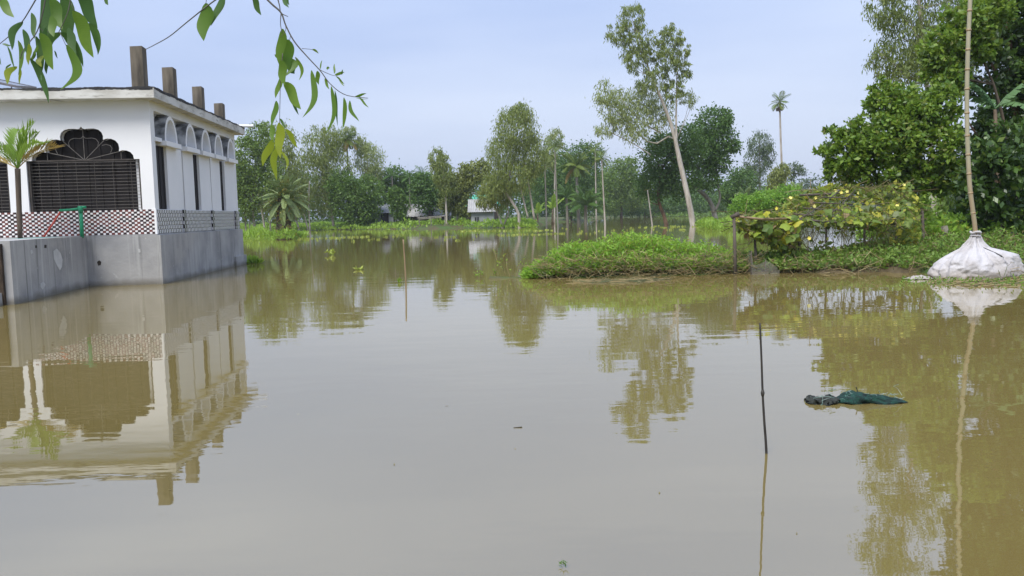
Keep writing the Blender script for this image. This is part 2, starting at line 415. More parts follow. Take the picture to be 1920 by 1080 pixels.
# side wall: recess wall, corner piers, header
REC = 0.25
mb = MB()
mb.box(-0.47, -REC, 0.23, LB, ZT0, ZSO)
link('side_wall', mb.mesh('side_wall'), m_white, BLD)
mb = MB(); mb.box(-REC + .001, 0.0, 0.22, 0.30, ZT0, ZSO); mb.box(-REC + .001, 0, LB - 0.2, LB, ZT0, ZSO); mb.box(-REC + .001, -0.001, 0.30, LB - 0.2, ZT0, ZT1)
mb.box(-REC + .001, -0.002, 0.30, LB - 0.2, 4.235, ZSO)
mb.box(-REC + .001, 0.03, 0.02 + .22, 0.72, 3.50, 3.60)
link('corner_pier', mb.mesh('corner_pier'), m_white, BLD)
mb = MB(); mb.box(-WB, -WB + .22, 0.22, LB, ZT0, ZSO); mb.box(-WB + .22, -0.47, LB - .22, LB, ZT0, ZSO)
link('back_wall', mb.mesh('back_wall'), m_white, BLD)
AW = 1.0
starts = [0.83, 2.60, 4.15, 5.60, 7.20]
piers = [(1.12, 2.38), (2.50, 3.47), (4.08, 5.22), (5.30, 6.40), (6.98, 8.38)]
for s0, (q0, q1) in zip(starts, piers):
    p_ = MB(); p_.box(-REC + .002, 0.0, q0, q1, ZT1 + .001, 3.42)
    pier = link('pier', p_.mesh('pier'), m_white, BLD)
    l_ = MB(); l_.box(-REC + .002, 0.15, s0 - 0.14, s0 + AW + 0.10, 3.421, 3.54); link('ledge', l_.mesh('ledge'), m_white, pier)
    # arch hood: half-round shell standing on the ledge
    na = 20; cy = s0 + AW / 2; ro, ri, hh = AW / 2 + 0.03, AW / 2 - 0.085, 0.67
    V = []; F = []
    for i in range(na + 1):
        t = math.pi * i / na
        for r in (ro, ri):
            hz = (hh if r == ro else hh - 0.09)
            for a in (0.08, -REC + .003):
                V.append((a, cy + r * math.cos(t), 3.54 + hz * math.sin(t)))
    fm = []
    for i in range(na):
        q = i * 4; n_ = q + 4
        F += [(q, n_, n_ + 2, q + 2), (q, q + 1, n_ + 1, n_), (q + 2, n_ + 2, n_ + 3, q + 3), (q + 1, q + 3, n_ + 3, n_ + 1)]; fm += [0, 1, 0, 1]
    a_ = MB(); a_.add(V, F); a_.mi = fm
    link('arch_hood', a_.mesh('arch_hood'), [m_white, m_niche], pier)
    t_ = MB(); t_.prism([(cy + ri * math.cos(math.pi * i / na), 3.541 + (hh - .09) * math.sin(math.pi * i / na)) for i in range(na + 1)], 0, -REC + .004, -REC + .03)
    link('tympanum', t_.mesh('tympanum'), m_white, pier)
gaps = [0.30] + [x for pr in piers for x in pr]
for i in range(0, len(gaps) - 1, 2):
    g0, g1 = gaps[i], gaps[i+1]
    d_ = MB(); d_.box(-REC - .01, -0.07, g0 + .004, g1 - .004, ZT1 + .01, 3.415)
    for k in range(3):
        yy = g0 + (k + .5) * (g1 - g0) / 3
        d_.box(-0.07, -0.058, yy - .012, yy + .012, ZT1 + .02, 3.40)
    link('opening_shade_panel', d_.mesh('opening_shade_panel'), m_shut, BLD)  # near-black panel colour stands in for the shade inside the openings
# dark blotchy wall strip between the hoods
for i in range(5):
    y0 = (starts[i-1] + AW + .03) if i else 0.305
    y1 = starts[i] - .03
    s_ = MB(); s_.box(-REC, -REC + .006, y0, y1, 3.56, 4.22); link('dark_wall_strip', s_.mesh('dark_wall_strip'), m_niche, BLD)

# roof slab with fascia, tar edge, columns, spout
mb = MB()
RX0, RX1, RY0, RY1 = -WB - 0.4, 0.26, -0.42, LB + 0.45
mb.box(RX0, RX1, RY0, RY1, ZSO, ZRF)
roof = link('roof_slab', mb.mesh('roof_slab'), m_fascia, BLD)
mb = MB()
def ragged(p0, p1, off):
    n = 170; p0 = np.array(p0); p1 = np.array(p1); d = (p1 - p0) / n
    wk = -.015
    for i in range(n):
        wk = min(-.003, max(-.05, wk + random.uniform(-.011, .011))); h = 0.022 + 0.010 * random.random() + .008 * math.sin(i * .35); lo = wk
        q0 = p0 + d * i; q1 = p0 + d * (i + 1)
        xs = sorted((q0[0], q1[0])); ys = sorted((q0[1], q1[1]))
        mb.box(xs[0] - off[0], xs[1] + off[0], ys[0] - off[1], ys[1] + off[1], ZRF + lo, ZRF + h)
ragged((RX0, RY0 + .02), (RX1 - .02, RY0 + .02), (0, 0.024)); ragged((RX1 - .03, RY0 + .05), (RX1 - .03, RY1), (0.034, 0))
link('mould_edge', mb.mesh('mould_edge'), m_tar, roof)
for (bb, top, wd) in [(0.55, 5.80, .30), (2.95, 5.70, .30), (5.75, 5.60, .29), (8.25, 5.42, .29)]:
    c_ = MB(); hw = wd / 2
    V = [(-hw,-hw,0),(hw,-hw,0),(hw,hw,0),(-hw,hw,0),(-hw*.96,-hw,top-ZRF),(hw*.95,-hw*.97,top-ZRF+.01),(hw,hw,top-ZRF-.01),(-hw,hw*.96,top-ZRF)]
    c_.add(V, [(0,3,2,1),(4,5,6,7),(0,1,5,4),(1,2,6,5),(2,3,7,6),(3,0,4,7)])
    c_.box(-hw - .05, hw + .06, -hw - .05, hw + .05, 0, 0.06)
    link('roof_column', c_.mesh('roof_column'), m_rcol, BLD, (-0.36, bb, ZRF + .001))
mb = MB(); mb.tube([(-0.1, LB + .2, ZRF + .06), (0.62, LB + .2, ZRF + .05)], 0.05, 10)
mb.box(-0.15, .12, LB + .1, LB + .3, ZRF, ZRF + .13)
link('rain_spout', mb.mesh('rain_spout', smooth=False), m_white, BLD)
# tile bands, tile by tile
TW, TH = 0.274, 0.2
t_ = MB(); t_.box(0.0015, TW - .0015, -0.014, -0.001, 0.0015, TH - .0015); tme = t_.mesh('tile')
k = 0
a = -0.02 - TW
while a > -5.3:
    for r in range(3):
        link('tile', tme, m_tile, BLD, (a, 0.0, ZT0 + r * TH))
    a -= TW
t_ = MB(); t_.box(-WB, a + TW, -0.012, -0.002, ZT0, ZT1); link('far_tile_band', t_.mesh('far_tile_band'), m_tile, BLD)
t_ = MB(); t_.box(0.001, 0.014, 0.0015, TW * 1.5 - .0015, 0.004, TH - .012); ts_me = t_.mesh('side_tile')
t_ = MB(); t_.box(0.001, 0.045, 0, 0.22, 0.0, 3 * TH); tp_me = t_.mesh('tile_pilaster')
y = 0.06; posts = [2.15, 5.05, 8.0]
while y < LB - .2:
    for r in range(3):
        link('side_tile', ts_me, m_tile_s, BLD, (0.0, y, ZT0 + r * TH))
    y += TW * 1.5
for pz in posts:
    link('tile_pilaster', tp_me, m_tile_d, BLD, (0.0, pz, ZT0))
mb = MB(); mb.box(-0.03, 0.02, -0.02, -0.001, ZT0, ZT1); mb.box(0.0, 0.02, -0.001, 0.05, ZT0, ZT1); link('corner_trim', mb.mesh('corner_trim'), m_white, BLD)
# plinth: main block in panels along the side, bulging a little, with open joints
mb = MB(); mb.box(-WB - .1, 0.03, -0.06, LB + .1, -0.9, ZT0 - .001)
link('plinth', mb.mesh('plinth'), m_conc, BLD)
for (y0, y1, dx, nm) in [(-0.08, 2.62, 0.075, 0), (2.65, 5.62, 0.055, 0), (5.65, LB + .12, 0.06, 0)]:
    p_ = MB(); p_.box(0.031, dx + .03, y0, y1, -0.9, ZT0 - .03); link('plinth_panel', p_.mesh('plinth_panel'), m_conc, BLD)
p_ = MB(); p_.box(0.02, 0.16, LB - 1.3, LB + .2, -0.9, 0.32); link('plinth_footing', p_.mesh('plinth_footing'), m_conc, BLD)
# the platform that comes forward on the left
A = Bl(G(175, 535)); Bq = Bl(G(27, 571)); Cq = Bl(G(20, 575))
plat = [(A[0], -0.062), (A[0], A[1] if A[1] < -.1 else -.1), (Bq[0], Bq[1]), (Bq[0] - 0.12, Bq[1] - .02), (-WB - .1, Bq[1] + .3), (-WB - .1, -0.062)]
mb = MB(); mb.prism(plat, 2, -0.9, ZT0 - .004)
link('platform', mb.mesh('platform'), m_conc, BLD)
mb = MB(); mb.prism([(A[0] + .03, -0.062), (A[0] + .07, -0.5), (A[0] + .02, -.95), (A[0] - .3, -.9), (A[0] - .3, -.062)], 2, -0.9, ZT0 - .02)
link('plinth_buttress', mb.mesh('plinth_buttress'), m_conc, BLD)
m_earth = pmat('brown_earth_fill', (0.075, 0.052, 0.033), (0.03, 0.022, 0.016), scale=3, rough=0.95, bump=0.6)
mb = MB(); mb.box(-WB, Bq[0] - .13, Bq[1] - .10, Bq[1] + .32, -0.9, ZT0 - .06)
link('earth_fill', mb.mesh('earth_fill'), m_earth, BLD)
mb = MB(); mb.box(-3.6, Bq[0] - .16, Bq[1] - .55, Bq[1] - .11, -0.9, 0.24); mb.box(-3.6, Bq[0] - .16, Bq[1] - .75, Bq[1] - .56, -0.9, 0.10)
link('step_slab', mb.mesh('step_slab'), m_conc, BLD)

# plaster smear, splashes and weep holes on the platform's long face
m_patch = pmat('pale_plaster_smear', (0.55, 0.55, 0.54), (0.44, 0.44, 0.43), scale=4, rough=.9)
m_hole = pmat('dark_weep_hole', (0.02, 0.018, 0.015), (0.05, 0.04, 0.03), scale=8)
fa, fb = np.array(Bw(A[0], min(A[1], -.1), 0)), np.array(Bw(Bq[0], Bq[1], 0)); fn = np.cross(fb - fa, [0, 0, 1.0]); fn /= np.linalg.norm(fn)
if fn @ (np.array([0, 0, 0]) - fa) < 0: fn = -fn
def face_poly(nm, px, m, pl0=fa, nrm=fn, d=.004):
    org = np.array([0, 0, CAMH]); V = []
    for k_ in (0.0, d):
        for (x, y) in px:
            r_ = ray(x, y); t_ = ((pl0 - org) @ nrm) / (r_ @ nrm); p_ = org + r_ * t_ + nrm * k_; l_ = Bl(p_); V.append((l_[0], l_[1], p_[2]))
    k_ = len(px); q = MB(); q.add(V, [tuple(range(k_)), tuple(range(2*k_-1, k_-1, -1))] + [(i, (i+1) % k_, k_ + (i+1) % k_, k_ + i) for i in range(k_)]); link(nm, q.mesh(nm), m, BLD)
face_poly('plaster_smear', [(100, 471), (106, 466), (113, 474), (117, 487), (116, 500), (112, 507), (107, 498), (101, 486)], m_patch)
face_poly('plaster_smear', [(76, 532), (81, 528), (85, 533), (83, 538), (79, 543), (76, 538)], m_patch)
face_poly('plaster_smear', [(57, 470), (60, 468), (62, 474), (58, 477)], m_patch)
face_poly('weep_hole', [(66, 460), (69, 460), (69, 465), (66, 465)], m_hole); face_poly('weep_hole', [(83, 459), (87, 459), (87, 465), (83, 465)], m_hole)
ff = np.array(Bw(0, -0.062, 0)); fnn = ff - np.array(Bw(0, 1, 0)); fnn /= np.linalg.norm(fnn)
face_poly('weep_hole', [(182, 491), (186, 488), (190, 491), (189, 497), (184, 498)], m_hole, ff, fnn); face_poly('plaster_smear', [(258, 466), (263, 467), (264, 473), (260, 474)], m_patch, ff, fnn)
# pipes on the platform edge
m_gpipe = pmat('green_plastic_pipe', (0.02, 0.30, 0.14), (0.03, 0.24, 0.12), scale=5, rough=0.4)
m_rpipe = pmat('red_plastic_pipe', (0.55, 0.09, 0.06), (0.45, 0.07, 0.05), scale=5, rough=0.4)
m_tpipe = pmat('teal_hose', (0.10, 0.36, 0.32), (0.07, 0.28, 0.26), scale=5, rough=0.5)
def pipe_mesh(pts, r, n=8):
    q = MB(); q.tube(pts, r, n); return q
Dp = 20.45
q = pipe_mesh([P(154, 446, Dp), P(153, 420, Dp), P(151, 391, Dp)], 0.045); tp = P(151, 391, Dp)
o0 = P(154, 446, Dp)
tap = thing('green_tap_pipe', 'green plastic water pipe standing upright before the tiled band', 'pipe', tuple(o0))
link('riser', q.mesh('riser', True, o0), m_gpipe, tap)
q = pipe_mesh([tp, P(130, 393.5, Dp), P(112, 394.5, Dp)], 0.03); link('arm', q.mesh('arm', True, o0), m_gpipe, tap)
q = pipe_mesh([tp + np.array([0, 0, .03]), P(161, 388.5, Dp)], 0.032); link('elbow', q.mesh('elbow', True, o0), m_gpipe, tap)
q = MB(); q.tube([tp - np.array([0, 0, .10]), tp + np.array([0, 0, .06])], 0.06, 8); link('joint', q.mesh('joint', True, o0), m_gpipe, tap)
q = MB()
for d in np.linspace(0, 1, 2): pass
r0 = P(81, 446, Dp - .1); r1 = P(113, 397, Dp + .05)
q.tube([r0, (r0 + r1) / 2 + np.array([0, 0, -.01]), r1], 0.022, 8)
tag(link('red_pipe', q.mesh('red_pipe', True, r0), m_rpipe, None, tuple(r0)), 'thin red plastic pipe leaning against the green pipe arm', 'pipe')
q = MB(); h0 = P(-30, 452, 18.5); q.tube([P(-40, 453, 18.5), P(30, 449.5, 18.7), P(80, 447, 19.2), P(125, 445.5, 20.2)], 0.028, 6)
ho = P(30, 449.5, 18.7)
tag(link('garden_hose', q.mesh('garden_hose', True, ho), m_tpipe, None, tuple(ho)), 'pale teal hose lying along the edge of the concrete platform', 'hose')

# solar panel on the roof
m_pv = pmat('solar_cells', (0.012, 0.014, 0.03), (0.02, 0.022, 0.045), scale=6, rough=0.15, spec=0.5)
m_alu = pmat('aluminium_frame', (0.16, 0.15, 0.16), (0.10, 0.095, 0.10), scale=6, rough=0.5)
e0 = Bl(P(50, 163, 23.2)); ez = P(50, 163, 23.2)[2]
sp = thing('solar_panel', 'tilted dark solar panel on the flat roof at the left edge', 'solar panel', tuple(Bw(e0[0] - 1, e0[1], ZRF + .001)), BYAW)
tlt = math.radians(13)
mb = MB(); mb.box(-1.0, 1.0, -0.5, 0.5, -0.02, 0.02); pn = link('panel', mb.mesh('panel'), m_pv, sp, (0, 0, ez - ZRF + .22), (0.12, tlt, 0))
mb = MB()
for (x0, x1, y0, y1) in [(-1.03, 1.03, -.54, -.5), (-1.03, 1.03, .5, .54), (-1.03, -1.0, -.5, .5), (1.0, 1.03, -.5, .5)]: mb.box(x0, x1, y0, y1, -.03, .03)
link('panel_frame', mb.mesh('panel_frame'), m_alu, pn)
for xx, yy in ((-.8, -.4), (.8, -.4), (-.8, .4), (.8, .4)):
    mb = MB(); hgt = ez - ZRF + .22 - xx * math.tan(tlt) + yy * .12 - .03
    mb.tube([(xx, yy, 0), (xx, yy, hgt)], 0.015, 6); link('leg', mb.mesh('leg'), m_alu, sp)
# ================================================================ PLANTS: builders
def unit(a): return a / (np.linalg.norm(a, axis=-1, keepdims=True) + 1e-9)
def leaf_verts(pos, dirs, ln, wd, rng):
    dirs = unit(dirs); side = unit(np.cross(dirs, rng.normal(size=dirs.shape)))
    ln = np.broadcast_to(np.asarray(ln, float), (len(pos),))[:, None]; wd = np.broadcast_to(np.asarray(wd, float), (len(pos),))[:, None]
    mid = pos + dirs * ln * 0.45
    return np.stack([pos, mid + side * wd / 2, pos + dirs * ln, mid - side * wd / 2], axis=1).reshape(-1, 3)
BARK = {
    'pale': pmat('pale_eucalyptus_bark', (0.50, 0.46, 0.40), (0.30, 0.26, 0.21), scale=2.0, rough=0.9, stretch=(2, 2, .4), bump=.2),
    'brown': pmat('brown_bark', (0.13, 0.10, 0.075), (0.07, 0.055, 0.04), scale=3, rough=0.95, stretch=(2, 2, .4), bump=.4),
    'red': pmat('peeling_reddish_bark', (0.28, 0.17, 0.10), (0.12, 0.08, 0.055), scale=2.0, rough=0.95, stretch=(1, 1, .5), bump=.3),
    'grey': pmat('grey_bark', (0.27, 0.25, 0.21), (0.15, 0.14, 0.115), scale=2.5, rough=0.95, stretch=(2, 2, .5), bump=.3),
}
LEAF = {
    'euc': leafmat('eucalyptus_leaf_far', (0.11, 0.15, 0.042), (0.21, 0.24, 0.085), trans=.35),
    'eucpale': leafmat('eucalyptus_leaf_pale', (0.16, 0.20, 0.08), (0.25, 0.28, 0.13), trans=.35),
    'eucbright': leafmat('eucalyptus_leaf_bright', (0.10, 0.14, 0.04), (0.19, 0.22, 0.085), trans=.35),
    'dark': leafmat('dark_leaf', (0.042, 0.092, 0.022), (0.090, 0.155, 0.040), trans=.28),
    'mid': leafmat('mid_green_leaf', (0.055, 0.11, 0.022), (0.11, 0.175, 0.045), trans=.28),
    'light': leafmat('light_green_leaf', (0.075, 0.13, 0.028), (0.14, 0.20, 0.05), trans=.33),
    'lime': leafmat('bright_green_leaf', (0.10, 0.21, 0.025), (0.18, 0.30, 0.05), trans=.35),
    'guava': leafmat('guava_leaf', (0.06, 0.125, 0.018), (0.175, 0.25, 0.04), trans=.35, spec=.45, rough=.4, c3=(0.20, 0.23, 0.05), p3=.93),
    'mango': leafmat('mango_leaf', (0.026, 0.055, 0.015), (0.070, 0.125, 0.026), trans=.22, spec=.5, rough=.35, c3=(0.14, 0.20, 0.03), p3=.94),
    'hazy': leafmat('hazy_leaf', (0.055, 0.085, 0.045), (0.09, 0.125, 0.065), trans=.2),
    'olive': leafmat('olive_leaf', (0.12, 0.15, 0.045), (0.20, 0.22, 0.075), trans=.3),
}
STYLE = {  # leaf length, width (m), droop, cluster radius factor, cluster squash
    'euc': (0.34, 0.085, 1.5, 0.17, 1.25), 'broad': (0.27, 0.16, 0.15, 0.20, 0.75), 'fine': (0.2, 0.1, 0.3, 0.18, .9)}
def crown_points(blobs, n, leaves_per, style, rng, leafscale=1.0, shell=0.35, clf=1.0):
    ll, lw, droop, crf, squash = STYLE[style]
    area = np.array([b[3] * b[4] for b in blobs]); area = area / area.sum()
    Vs = []; centers = []
    for b, fr in zip(blobs, area):
        k = max(3, int(n * fr / leaves_per))
        d = unit(rng.normal(size=(k, 3))); r = shell + (1 - shell) * np.sqrt(rng.random((k, 1)))
        rad = np.array([b[3], b[5], b[4]])
        c = np.array(b[:3]) + d * r * rad
        centers.append(c)
        cr = crf * (b[3] * b[4] * b[5]) ** (1 / 3) * clf
        cs = cr * (0.6 + 0.8 * rng.random((k, 1, 1)))
        pos = c[:, None, :] + rng.normal(size=(k, leaves_per, 3)) * cs * np.array([1, 1, squash]) * 0.62
        dr = rng.normal(size=(k, leaves_per, 3))
        if droop > 0.5:
            dr = dr * 0.42; dr[..., 2] -= droop * 0.6
        else:
            dr = dr + d[:, None, :] * 0.5; dr[..., 2] -= droop
        pos = pos.reshape(-1, 3); dr = dr.reshape(-1, 3)
        m = len(pos); sc_ = leafscale * (0.7 + 0.6 * rng.random(m))
        Vs.append(leaf_verts(pos, dr, ll * sc_, lw * sc_, rng))
    return np.concatenate(Vs), np.concatenate(centers)
def smooth_path(pts, n=10):
    pts = np.array(pts, float)
    if len(pts) < 3: return [pts[0] + (pts[-1] - pts[0]) * t for t in np.linspace(0, 1, max(3, n // 2))]
    t = np.linspace(0, len(pts) - 1, n); out = []
    for s in t:
        i = min(int(s), len(pts) - 2); u = s - i
        p0, p1, p2, p3 = pts[max(i-1, 0)], pts[i], pts[i+1], pts[min(i+2, len(pts)-1)]
        out.append(0.5 * ((2*p1) + (-p0+p2)*u + (2*p0-5*p1+4*p2-p3)*u*u + (-p0+3*p1-3*p2+p3)*u**3))
    return out
TREE_N = [0]
def tree(name, label, D, blobs, trunks, leaf='mid', style='broad', n=4000, lp=None, bark='brown', cat='tree', group=None, leafscale=1.0,
         limbs=10, shell=.35, clf=1.0, depth=1.0, base_z=-0.5):
    """blobs: (cx, cy, rx, ry[, depth offset in m]) in pixels; trunks: ([(x, y), ...] from base to top, base radius px, top radius px)"""
    if lp is None: lp = 12 if style == 'euc' else 8
    if D > 30 and style != 'euc': clf = clf * 1.4; n = int(n * (1.2 if D < 95 else 1.7)); leafscale *= 1.0 if D < 95 else 1.15
    if D > 30 and style == 'euc': clf = clf * 1.1; n = int(n * (1.25 if D < 92 else 1.55)); leafscale *= 1.0 if D < 95 else 1.2
    TREE_N[0] += 1; rng = np.random.default_rng(100 + TREE_N[0])
    k = mpp(D)
    bl = []
    for b_ in blobs:
        off = b_[4] if len(b_) > 4 else 0.0
        c = P(b_[0], b_[1], D + off); bl.append((c[0], c[1], c[2], b_[2] * k, b_[3] * k, b_[2] * k * depth))
    paths = []
    for (pts, r0, r1) in trunks:
        q = [P(x, y, D + (random.uniform(-.3, .3) if i else 0)) for i, (x, y) in enumerate(pts)]
        paths.append((q, r0 * k, r1 * k))
    o0 = np.array(paths[0][0][0]); o0[2] = max(min(o0[2], 0.3), 0.0) if D > 12 else o0[2]
    root = thing(name, label, cat, tuple(o0), 0, group)
    tb = MB()
    for ti, (q, r0, r1) in enumerate(paths):
        sp = smooth_path(q, 12)
        if ti == 0 or q[0][2] < 0.6:
            sp = [np.array([sp[0][0], sp[0][1], base_z])] + sp; rr = [r0 * 1.25] + list(np.linspace(r0, r1, len(sp) - 1))
        else: rr = list(np.linspace(r0, r1, len(sp)))
        tb.tube(sp, rr, 8)
    Vc, centers = crown_points(bl, n, lp, style, rng, leafscale, shell, clf)
    allp = [(p, r0 + (r1 - r0) * i / 11) for (q, r0, r1) in paths for i, p in enumerate(smooth_path(q, 12))]
    sel = centers[rng.permutation(len(centers))[:limbs]]
    for c in sel:
        best = None
        for p, r in allp:
            dz = c[2] - p[2]; hd = np.hypot(c[0] - p[0], c[1] - p[1])
            cost = np.linalg.norm(c - p) + (3 * max(0, hd * 0.35 - dz))
            if best is None or cost < best[0]: best = (cost, p, r)
        p, r = best[1], max(best[2] * 0.5, 0.012)
        md = (p + c) / 2 + np.array([0, 0, -0.06 * np.linalg.norm(c - p)]) + rng.normal(size=3) * 0.05 * np.linalg.norm(c - p)
        tb.tube(smooth_path([p, md, c], 6), list(np.linspace(r, max(r * .2, .006), 6)), 5, cap=False)
    link('trunk', tb.mesh('trunk', True, o0), BARK[bark], root)
    cb = MB(); cb.quads(Vc); link('crown', cb.mesh('crown', False, o0), LEAF[leaf], root)
    return root

# ---- palms
def frond_mesh(name, droop, ll, ang, hang, pairs=22, lw=0.035, width_profile=0.75):
    mb = MB(); pts = []
    for i in range(9):
        t = i / 8; pts.append(np.array([t * (1 - 0.18 * droop * t), 0, 0.30 * t * (1.0 - t * 0.2) - droop * t * t * 0.55]))
    mb.tube(pts, list(np.linspace(0.016, 0.003, 9)), 4, cap=False)
    for i in range(pairs):
        t = 0.12 + 0.88 * i / (pairs - 1); j = min(int(t * 8), 7); u = t * 8 - j
        p = pts[j] * (1 - u) + pts[j+1] * u; tg = unit(pts[j+1] - pts[j])
        L_ = ll * (math.sin(math.pi * min(1, 0.12 + t * 0.86)) ** .6) * (0.9 + .2 * random.random())
        for s in (-1, 1):
            dv = tg * math.cos(ang) + np.array([0, s, 0]) * math.sin(ang) + np.array([0, 0, -hang + random.uniform(-.1, .1)])
            dv = unit(dv); sd_ = unit(np.cross(dv, np.array([0, 0, 1.0]) + tg * .3)) * lw * .5
            m1 = p + dv * L_ * 0.5; tip = p + dv * L_ + np.array([0, 0, -L_ * hang * 0.3])
            mb.add([p, m1 + sd_, tip, m1 - sd_], [(0, 1, 2, 3)])
    return mb.mesh(name)
F_COCO = [frond_mesh('frond', .9, .30, .95, .55, 26, .042), frond_mesh('frond', .55, .30, .95, .35, 26, .042)]
F_ARECA = [frond_mesh('frond', .75, .34, .75, .25, 15, .045), frond_mesh('frond', .4, .34, .8, .15, 15, .045)]
F_DATE = [frond_mesh('frond', .7, .20, .75, .1, 34, .030), frond_mesh('frond', .4, .20, .75, .05, 34, .030)]
F_YOUNG = [frond_mesh('frond', .5, .46, .62, -.05, 17, .045), frond_mesh('frond', .3, .46, .6, -.15, 17, .045)]
FROND = {
    'coco': leafmat('coconut_frond', (0.075, 0.12, 0.03), (0.15, 0.19, 0.05), trans=.3, obj_random=True),
    'darkpalm': leafmat('dark_palm_frond', (0.05, 0.10, 0.025), (0.10, 0.17, 0.045), trans=.25, obj_random=True),
    'date': leafmat('date_palm_frond', (0.13, 0.18, 0.085), (0.20, 0.25, 0.12), trans=.2, obj_random=True),
    'young': leafmat('young_palm_frond', (0.09, 0.16, 0.025), (0.15, 0.24, 0.04), trans=.35, obj_random=True),
    'dry': leafmat('dry_frond', (0.26, 0.19, 0.06), (0.33, 0.24, 0.09), trans=.2, obj_random=True),
}
def palm(name, label, D, crown, base, flen, nf, fr, mat, tr_px=(3, 2), bark='grey', group=None, tilt=(-0.5, 1.0), mid=None, flare=1.2, dry=0, seed=1, nuts=False, base_z=-0.5, cat='palm tree', spin=None):
    rnd = random.Random(seed * 31 + 5); k = mpp(D)
    pts = [P(base[0], base[1], D)] + ([P(mid[0], mid[1], D)] if mid else []) + [P(crown[0], crown[1], D)]
    o0 = pts[0].copy()
    root = thing(name, label, cat, tuple(o0), 0, group)
    sp = smooth_path(pts, 14)
    rr = list(np.linspace(tr_px[0] * k, tr_px[1] * k, len(sp)))
    if base_z is not None and o0[2] < 1.0: sp = [np.array([o0[0], o0[1], base_z])] + sp; rr = [rr[0] * flare] + rr
    tb = MB(); tb.tube(sp, rr, 8); link('trunk', tb.mesh('trunk', True, o0), BARK[bark], root)
    c = pts[-1] - o0
    for i in range(nf):
        az = 2 * math.pi * (i * 0.382 + rnd.uniform(-.04, .04)) if spin is None else spin[i % len(spin)]
        u = (i + .5) / nf
        el = tilt[1] + (tilt[0] - tilt[1]) * u + rnd.uniform(-.12, .12)
        s = flen * k * rnd.uniform(.85, 1.1)
        isdry = i >= nf - dry
        me_ = fr[0 if u > .35 else 1]
        o = link('frond', me_, None, root, tuple(c), (rnd.uniform(-.25, .25), -el, az), (s, s, s))
        if len(me_.materials) == 0: me_.materials.append(FROND[mat])
        o.material_slots[0].link = 'OBJECT'; o.material_slots[0].material = FROND['dry' if isdry else mat]
    if nuts:
        nb_ = MB()
        for i in range(14):
            a = rnd.uniform(0, 6.28); r = rnd.uniform(.5, 1) * 5.0 * k; p = c + np.array([math.cos(a) * r, math.sin(a) * r, rnd.uniform(-15, -9) * k])
            nb_.tube([p + np.array([0, 0, 2.2 * k]), p, p - np.array([0, 0, 2.2 * k])], [1.2 * k, 2.2 * k, .9 * k], 6)
        link('nut_bunch', nb_.mesh('nut_bunch', True), NUT, root)
    return root
NUT = pmat('areca_nuts', (0.10, 0.085, 0.08), (0.16, 0.12, 0.08), scale=3)

# ---- banana leaf
def banana_leaf(name, droop, torn, seed):
    rnd = random.Random(seed); mb = MB(); n = 14; pts = []
    for i in range(n + 1):
        t = i / n; pts.append(np.array([t * (1 - .25 * droop * t), 0, .35 * t - droop * .75 * t * t]))
    mb.tube(pts, list(np.linspace(.018, .003, n + 1)), 4, cap=False)
    for s in (-1, 1):
        for i in range(2, n):
            t0, t1 = i / n, (i + 1) / n
            w0 = .16 * math.sin(math.pi * min(1, (t0 - .1) / .9)) ** .6; w1 = .16 * max(0.001, math.sin(math.pi * min(1, (t1 - .1) / .9))) ** .6
            gap = (rnd.random() < torn) * .25 / n
            p0, p1 = pts[i], pts[i+1] - np.array([gap, 0, 0]); dz = rnd.uniform(-.07, -.01) - .02
            mb.add([p0, p1, p1 + np.array([.03, s*w1, dz]), p0 + np.array([.03, s*w0, dz])], [(0, 1, 2, 3) if s > 0 else (3, 2, 1, 0)])
    return mb.mesh(name)
BAN = [banana_leaf('leaf', .5, .3, 1), banana_leaf('leaf', .9, .5, 2), banana_leaf('leaf', .2, .2, 3)]
M_BAN = leafmat('banana_leaf', (0.085, 0.16, 0.04), (0.15, 0.24, 0.06), trans=.35, obj_random=True)
M_BANY = leafmat('young_banana_leaf', (0.15, 0.24, 0.035), (0.20, 0.29, 0.05), trans=.4, obj_random=True)
M_BAN2 = leafmat('blue_green_banana_leaf', (0.06, 0.12, 0.06), (0.10, 0.17, 0.08), trans=.25, obj_random=True)
M_BSTEM = pmat('banana_stem', (0.13, 0.095, 0.06), (0.06, 0.045, 0.03), scale=3, stretch=(1, 1, 3), rough=.7)
def banana(name, label, D, base, top, flen, n, mat, group=None, seed=3, tilt=(0.2, 1.3), r_px=4, spins=None):
    rnd = random.Random(seed); k = mpp(D); b_ = P(base[0], base[1], D); t_ = P(top[0], top[1], D)
    root = thing(name, label, 'banana plant', tuple(b_), 0, group)
    q = MB(); q.tube([b_ - np.array([0, 0, .4]), b_, (b_ + t_) / 2, t_], [r_px * k * 1.2, r_px * k * 1.1, r_px * k * .85, r_px * k * .5], 8); link('stem', q.mesh('stem', True, b_), M_BSTEM, root)
    for i in range(n):
        az = spins[i] if spins else 2 * math.pi * i * .382 + rnd.uniform(-.3, .3); u = (i + .5) / n; el = tilt[1] + (tilt[0] - tilt[1]) * u; s = flen * k * rnd.uniform(.8, 1.1)
        me_ = BAN[i % 3]; o = link('leaf', me_, None, root, tuple(t_ - b_), (rnd.uniform(-.3, .3), -el, az), (s, s, s))
        if len(me_.materials) == 0: me_.materials.append(M_BAN)
        o.material_slots[0].link = 'OBJECT'; o.material_slots[0].material = mat
    return root
